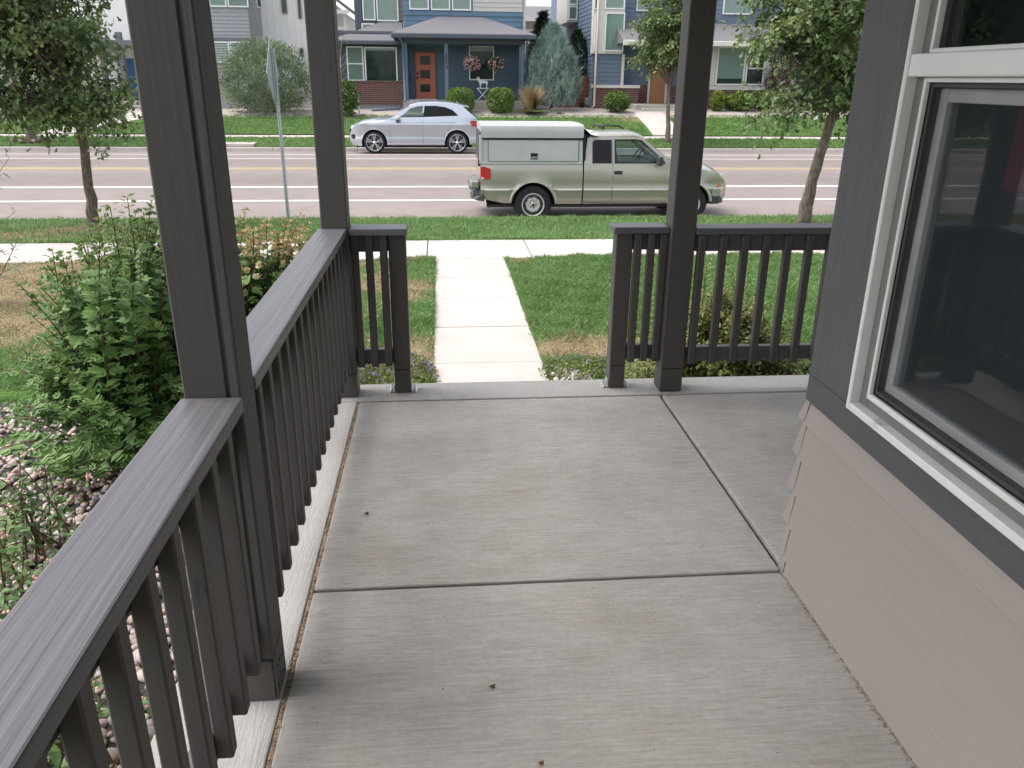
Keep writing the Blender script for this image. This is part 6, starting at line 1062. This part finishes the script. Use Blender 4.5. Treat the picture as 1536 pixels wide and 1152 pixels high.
shoots = [tuple(at(px, py, Y)) for px, py, Y in ((190, 294, 3.7), (165, 308, 3.6), (215, 318, 3.9), (205, 335, 3.7), (235, 345, 3.6), (145, 338, 3.6), (240, 325, 3.9), (120, 372, 3.6), (95, 385, 3.5), (70, 398, 3.5), (180, 345, 3.8), (228, 300, 3.9), (60, 430, 3.5), (50, 540, 3.6), (55, 575, 3.6), (85, 560, 3.5), (150, 360, 3.3), (200, 380, 3.2), (260, 350, 3.6))]
leafy('viburnum_bush', 'dense green bush with lobed leaves left of the nearest post', vb, dome(vb, .84, .66, 1.30, 230, 61, .30, pts=shoots), .070, VIB, 'viburnum_leaf', 'young_leaf', 300, 61, step=.044, start=.25, dense=shoots, m2from=.86)
cb_ = (-1.28, 4.75, -.38)
shoots = [tuple(at(px, py, Y)) for px, py, Y in ((368, 316, 4.7), (452, 318, 4.8), (398, 330, 4.7), (430, 332, 4.8), (350, 330, 4.7), (462, 335, 4.7), (380, 345, 4.5), (415, 350, 4.6), (445, 352, 4.6), (340, 345, 4.5), (468, 358, 4.7))]
leafy('copper_tipped_bush', 'green bush with coppery orange tips behind the long left railing', cb_, dome(cb_, .72, .66, 1.12, 130, 62, .12, pts=shoots+[(s[0]+random.gauss(0, .06), s[1]+random.gauss(0, .12), s[2]-random.uniform(.02, .12)) for s in shoots*2]), .072, VIB, 'viburnum_leaf', 'copper_leaf', 150, 62, step=.048, start=.25, m2from=.84, dense=shoots)
wl = (-4.38, 7.6, -.46); leafy('willow_shrub', 'wispy grey green willow like shrub at the left edge', wl, [(wl[0]+a, wl[1]+c, h) for a, c, h in ((.42, .1, 1.0), (.5, -.1, .75), (.35, .2, 1.2), (.55, .0, .45), (.48, .1, .2), (.3, -.1, 1.3), (.1, .1, 1.2), (-.2, 0, 1.1), (.6, -.2, .0), (.45, -.3, .6), (.2, .3, .9), (.52, .15, .9), (.38, 0, .1))], .085, LAN, 'willow_leaf', 'willow_leaf', 0, 63, step=.05, start=.2, m2from=2)
G_R = 'thin berry shrubs in the gravel bed'
def berries(t, pts, n, seed):
    rs = np.random.default_rng(seed); b = MB(); O = ORG[t.name]
    for k in range(n):
        p = Vector(pts[rs.integers(len(pts))])+Vector(rs.normal(0, .02, 3))
        for q in range(rs.integers(2, 6)): c = p+Vector(rs.normal(0, .009, 3)); b.lathe([(0, -.006), (.0045, -.004), (.006, 0), (.0045, .004), (0, .006)], c, 'z', 7)
    b.build('berries', M['berry'], t)['kind'] = 'stuff'
mat('berry', (.55, .22, .20), rough=.4, var=.3, scale=30, col2=(.72, .50, .42))
for i, (bx, by, rx, h, n, lab) in enumerate([(-1.12, 1.75, .34, .58, 24, 'thin leafy shrub with pink berries beside the nearest railing'), (-1.55, 2.35, .45, .60, 30, 'thin leafy shrub with pink berries at the left edge above the gravel'), (-1.72, 3.0, .38, .50, 20, 'thin leafy shrub in the gravel in front of the lobed leaf bush'), (-1.0, .95, .28, .45, 18, 'low thin shrub seen below the nearest railing cap')]):
    base = (bx, by, near_z(bx, by)); tp = dome(base, rx, rx*1.1, h, n, 70+i, .18); t = leafy('berry_shrub', lab, base, tp, .036, OVA, 'rose_leaf', 'rose_leaf', 75, 70+i, G_R, step=.036, start=.3, stemmat='stem', m2from=2, spread=.09); berries(t, tp, 16, 80+i)
G_S = 'low shrubs outside the right front railing'
sp = thing('spirea_shrub', (1.95, 5.1, -.545), 'yellow green spirea bush with bronze tips outside the right railing', 'shrub'); n = 5200
tips = dome((1.9, 5.1, -.54), .80, .5, .80, 460, 91, .10, pts=[tuple(at(px, py, 5.1)) for px, py in ((1062, 392), (1098, 408), (1120, 430), (1075, 415), (1050, 440), (1135, 470), (1035, 470), (1150, 500), (1110, 420), (1085, 400))]); C.objects.unlink(sp); bpy.data.objects.remove(sp)
leafy('spirea_shrub', 'yellow green spirea bush with bronze tips outside the right railing', (1.9, 5.1, -.545), tips, .040, SMALL, 'spirea_leaf', 'copper_leaf', 0, 91, G_S, step=.022, start=.25, m2from=.94, spread=.12)
for i, (x, y, h, r, lab) in enumerate([(2.62, 5.0, .50, .42, 'rose bush with small pink blooms by the house corner'), (1.28, 4.95, .30, .30, 'low green spirea mound beside the right newel post')]):
    base = (x, y, -.545); tp = dome(base, r, r, h, 60, 95+i, .08); t = leafy('rose_bush' if i == 0 else 'spirea_shrub', lab, base, tp, .032, OVA, 'rose_leaf' if i == 0 else 'spirea_leaf', 'rose_leaf', 0, 95+i, G_S, step=.026, start=.3, m2from=2, spread=.1)
    if i == 0: pp = np.array([tp[j] for j in RNG.integers(0, len(tp), 26)]); pp = np.repeat(pp, 9, 0)+RNG.normal(0, .014, (26*9, 3)); scatter('blooms', FL, pp, rdir(len(pp), .3), rdir(len(pp), .5), RNG.uniform(.02, .034, len(pp)), M['petal_pink'], t)
# creeping flowers beside the walk
def creeper(name, label, cx, cy, rx, ry, n, nf, petal, seed, h=.10, m='spirea_leaf'):
    rs = np.random.default_rng(seed); t = thing(name, (cx, cy, -.54), label, 'flowers', 'creeping flowers beside the walk'); a = rs.uniform(0, 2*np.pi, n); r = np.sqrt(rs.uniform(0, 1, n)); x = cx+rx*r*np.cos(a); y = cy+ry*r*np.sin(a); z = -.54+h*(1-r*r)*rs.uniform(.2, 1, n)+.015
    scatter('foliage', SMALL, np.stack([x, y, z], 1), rdir(n, 1), rdir(n, .6), rs.uniform(.018, .035, n), M[m], t); k = rs.choice(n, nf, replace=False); P = np.repeat(np.stack([x, y, z+.02], 1)[k], 5, 0)+rs.normal(0, .006, (nf*5, 3)); scatter('petals', FL, P, rdir(nf*5, 1), rdir(nf*5), rs.uniform(.009, .016, nf*5), M[petal], t)
creeper('creeping_flowers', 'creeping purple flowers left of the front walk', -.36, 5.65, .30, .62, 1900, 110, 'petal_purple', 101, .09); creeper('creeping_flowers', 'faded mauve ground flowers right of the front walk', 1.12, 5.75, .40, .30, 1500, 40, 'petal_purple', 102, .08, 'spirea_leaf'); creeper('creeping_flowers', 'sparse purple flowers showing below the short left railing', -.75, 5.45, .35, .5, 1600, 45, 'petal_purple', 103)
# ---- river stones
def stone_template(seed, sub=1):
    import bmesh
    b = bmesh.new(); bmesh.ops.create_icosphere(b, subdivisions=sub, radius=1); rs = np.random.default_rng(seed)
    k = rs.normal(0, .12, (3, 3)); vs = [(Vector(v.co)+Vector(k @ np.array(v.co))*.9) for v in b.verts]; vs = [(v.x*(1+.1*math.sin(v.y*3+seed)), v.y, v.z) for v in vs]; fs = [tuple(q.index for q in f.verts) for f in b.faces]; b.free(); return vs, fs
def stonemat():
    m = bpy.data.materials.new('river_stone'); m.use_nodes = True; nt = m.node_tree; N = nt.nodes; L = nt.links; b = N['Principled BSDF']; b.inputs['Roughness'].default_value = .75
    g = N.new('ShaderNodeNewGeometry'); oi = N.new('ShaderNodeObjectInfo'); ad = N.new('ShaderNodeMath'); ad.operation = 'ADD'; L.new(g.outputs['Random Per Island'], ad.inputs[0]); L.new(oi.outputs['Random'], ad.inputs[1]); fr = N.new('ShaderNodeMath'); fr.operation = 'FRACT'; L.new(ad.outputs[0], fr.inputs[0])
    r = N.new('ShaderNodeValToRGB'); r.color_ramp.interpolation = 'CONSTANT'; e = r.color_ramp.elements; cols = [(.40, .27, .23), (.46, .38, .33), (.28, .25, .24), (.50, .35, .30), (.36, .31, .28), (.54, .47, .42), (.40, .25, .21), (.24, .19, .17), (.46, .33, .29)]
    e[0].position = 0; e[0].color = (*cols[0], 1); e[1].position = 1/len(cols); e[1].color = (*cols[1], 1)
    for i in range(2, len(cols)): q = e.new(i/len(cols)); q.color = (*cols[i], 1)
    L.new(fr.outputs[0], r.inputs[0]); t = N.new('ShaderNodeTexNoise'); t.inputs['Scale'].default_value = 70; L.new(g.outputs['Position'], t.inputs['Vector']); mx = N.new('ShaderNodeMix'); mx.data_type = 'RGBA'; mx.blend_type = 'MULTIPLY'; mx.inputs[0].default_value = .6; L.new(r.outputs[0], mx.inputs[6]); L.new(t.outputs['Color'], mx.inputs[7]); hs = N.new('ShaderNodeHueSaturation'); hs.inputs['Value'].default_value = 1.45; hs.inputs['Saturation'].default_value = .8; L.new(mx.outputs[2], hs.inputs['Color']); L.new(hs.outputs[0], b.inputs['Base Color']); M['river_stone'] = m
stonemat()
gx = list(np.linspace(-4.6, -.79, 26)); gy = list(np.linspace(-.6, 4.9, 30)); gbed = grid('gravel_bed', gx, gy, lambda x, y: near_z(x, y)+.01, M['gravel_floor']); ORG[gbed.name] = Vector((0, 0, 0))
def inbed(x, y): return (x < -.80) & (y < 4.72+.16*np.sin(x*2.3)-.10*(x+2)) & (y > -.3) & (x > -4.4)
n = 16000; X = RNG.uniform(-4.3, -.80, n); Yy = RNG.uniform(.15, 5.1, n); k = inbed(X, Yy); X, Yy = X[k], Yy[k]; n = len(X); S = RNG.lognormal(math.log(.0150), .30, n).clip(.007, .030)
Z = np.array([near_z(a, c) for a, c in zip(X, Yy)])+.012+RNG.uniform(0, .018, n); P = np.stack([X, Yy, Z], 1); SS = np.stack([S*1.2, S, S*.72], 1)
D = np.stack([np.cos(RNG.uniform(0, 6.3, n)), np.sin(RNG.uniform(0, 6.3, n)), RNG.normal(0, .2, n)], 1); N_ = np.stack([RNG.normal(0, .25, n), RNG.normal(0, .25, n), np.ones(n)], 1)
rel = P-np.array(CAM); zc = rel@np.array(fw); pxx = 768+F_PX*(rel@np.array(rt2))/zc; pyy = 576-F_PX*(rel@np.array(up2))/zc; vis = (zc > .2) & (pxx > 60) & (pxx < 300) & (pyy > 700) & (pyy < 1150) & (P[:, 0] > -1.25); key = np.where(vis, S/np.maximum(zc, .2), 0); idx = np.argsort(-key); sel = idx[:300]; rest = idx[300:]
tpl = [stone_template(i, 2) for i in range(4)]; mes = []
for vs, fs in tpl:
    me = bpy.data.meshes.new('pebble'); me.from_pydata(vs, [], fs); me.polygons.foreach_set('use_smooth', [True]*len(fs)); me.materials.append(M['river_stone']); mes.append(me)
for j, i in enumerate(sel):
    o = bpy.data.objects.new('pebble', mes[j % 4]); C.objects.link(o); o.parent = gbed; o.location = P[i]; o.rotation_euler = rot_euler(D[i], N_[i]); o.scale = SS[i]
for q in range(3):
    r_ = rest[q::3]; o = scatter('pebbles', stone_template(10+q, 1), P[r_], N_[r_], D[r_], SS[r_], M['river_stone'], gbed); o.data.polygons.foreach_set('use_smooth', [True]*len(o.data.polygons))
for (x, y, rx, ry, n) in ((.95, 5.55, .18, .25, 120),):
    a = RNG.uniform(0, 6.3, n); r = np.sqrt(RNG.uniform(0, 1, n)); P = np.stack([x+rx*r*np.cos(a), y+ry*r*np.sin(a), np.full(n, -.525)], 1); s = RNG.uniform(.012, .03, n); o = scatter('white_stones', stone_template(3, 1), P, rdir(n, 2), rdir(n), np.stack([s, s, s*.7], 1), M['walk_concrete']); tag(o, 'small white stones beside the right edge of the front walk', 'stones', kind='stuff')
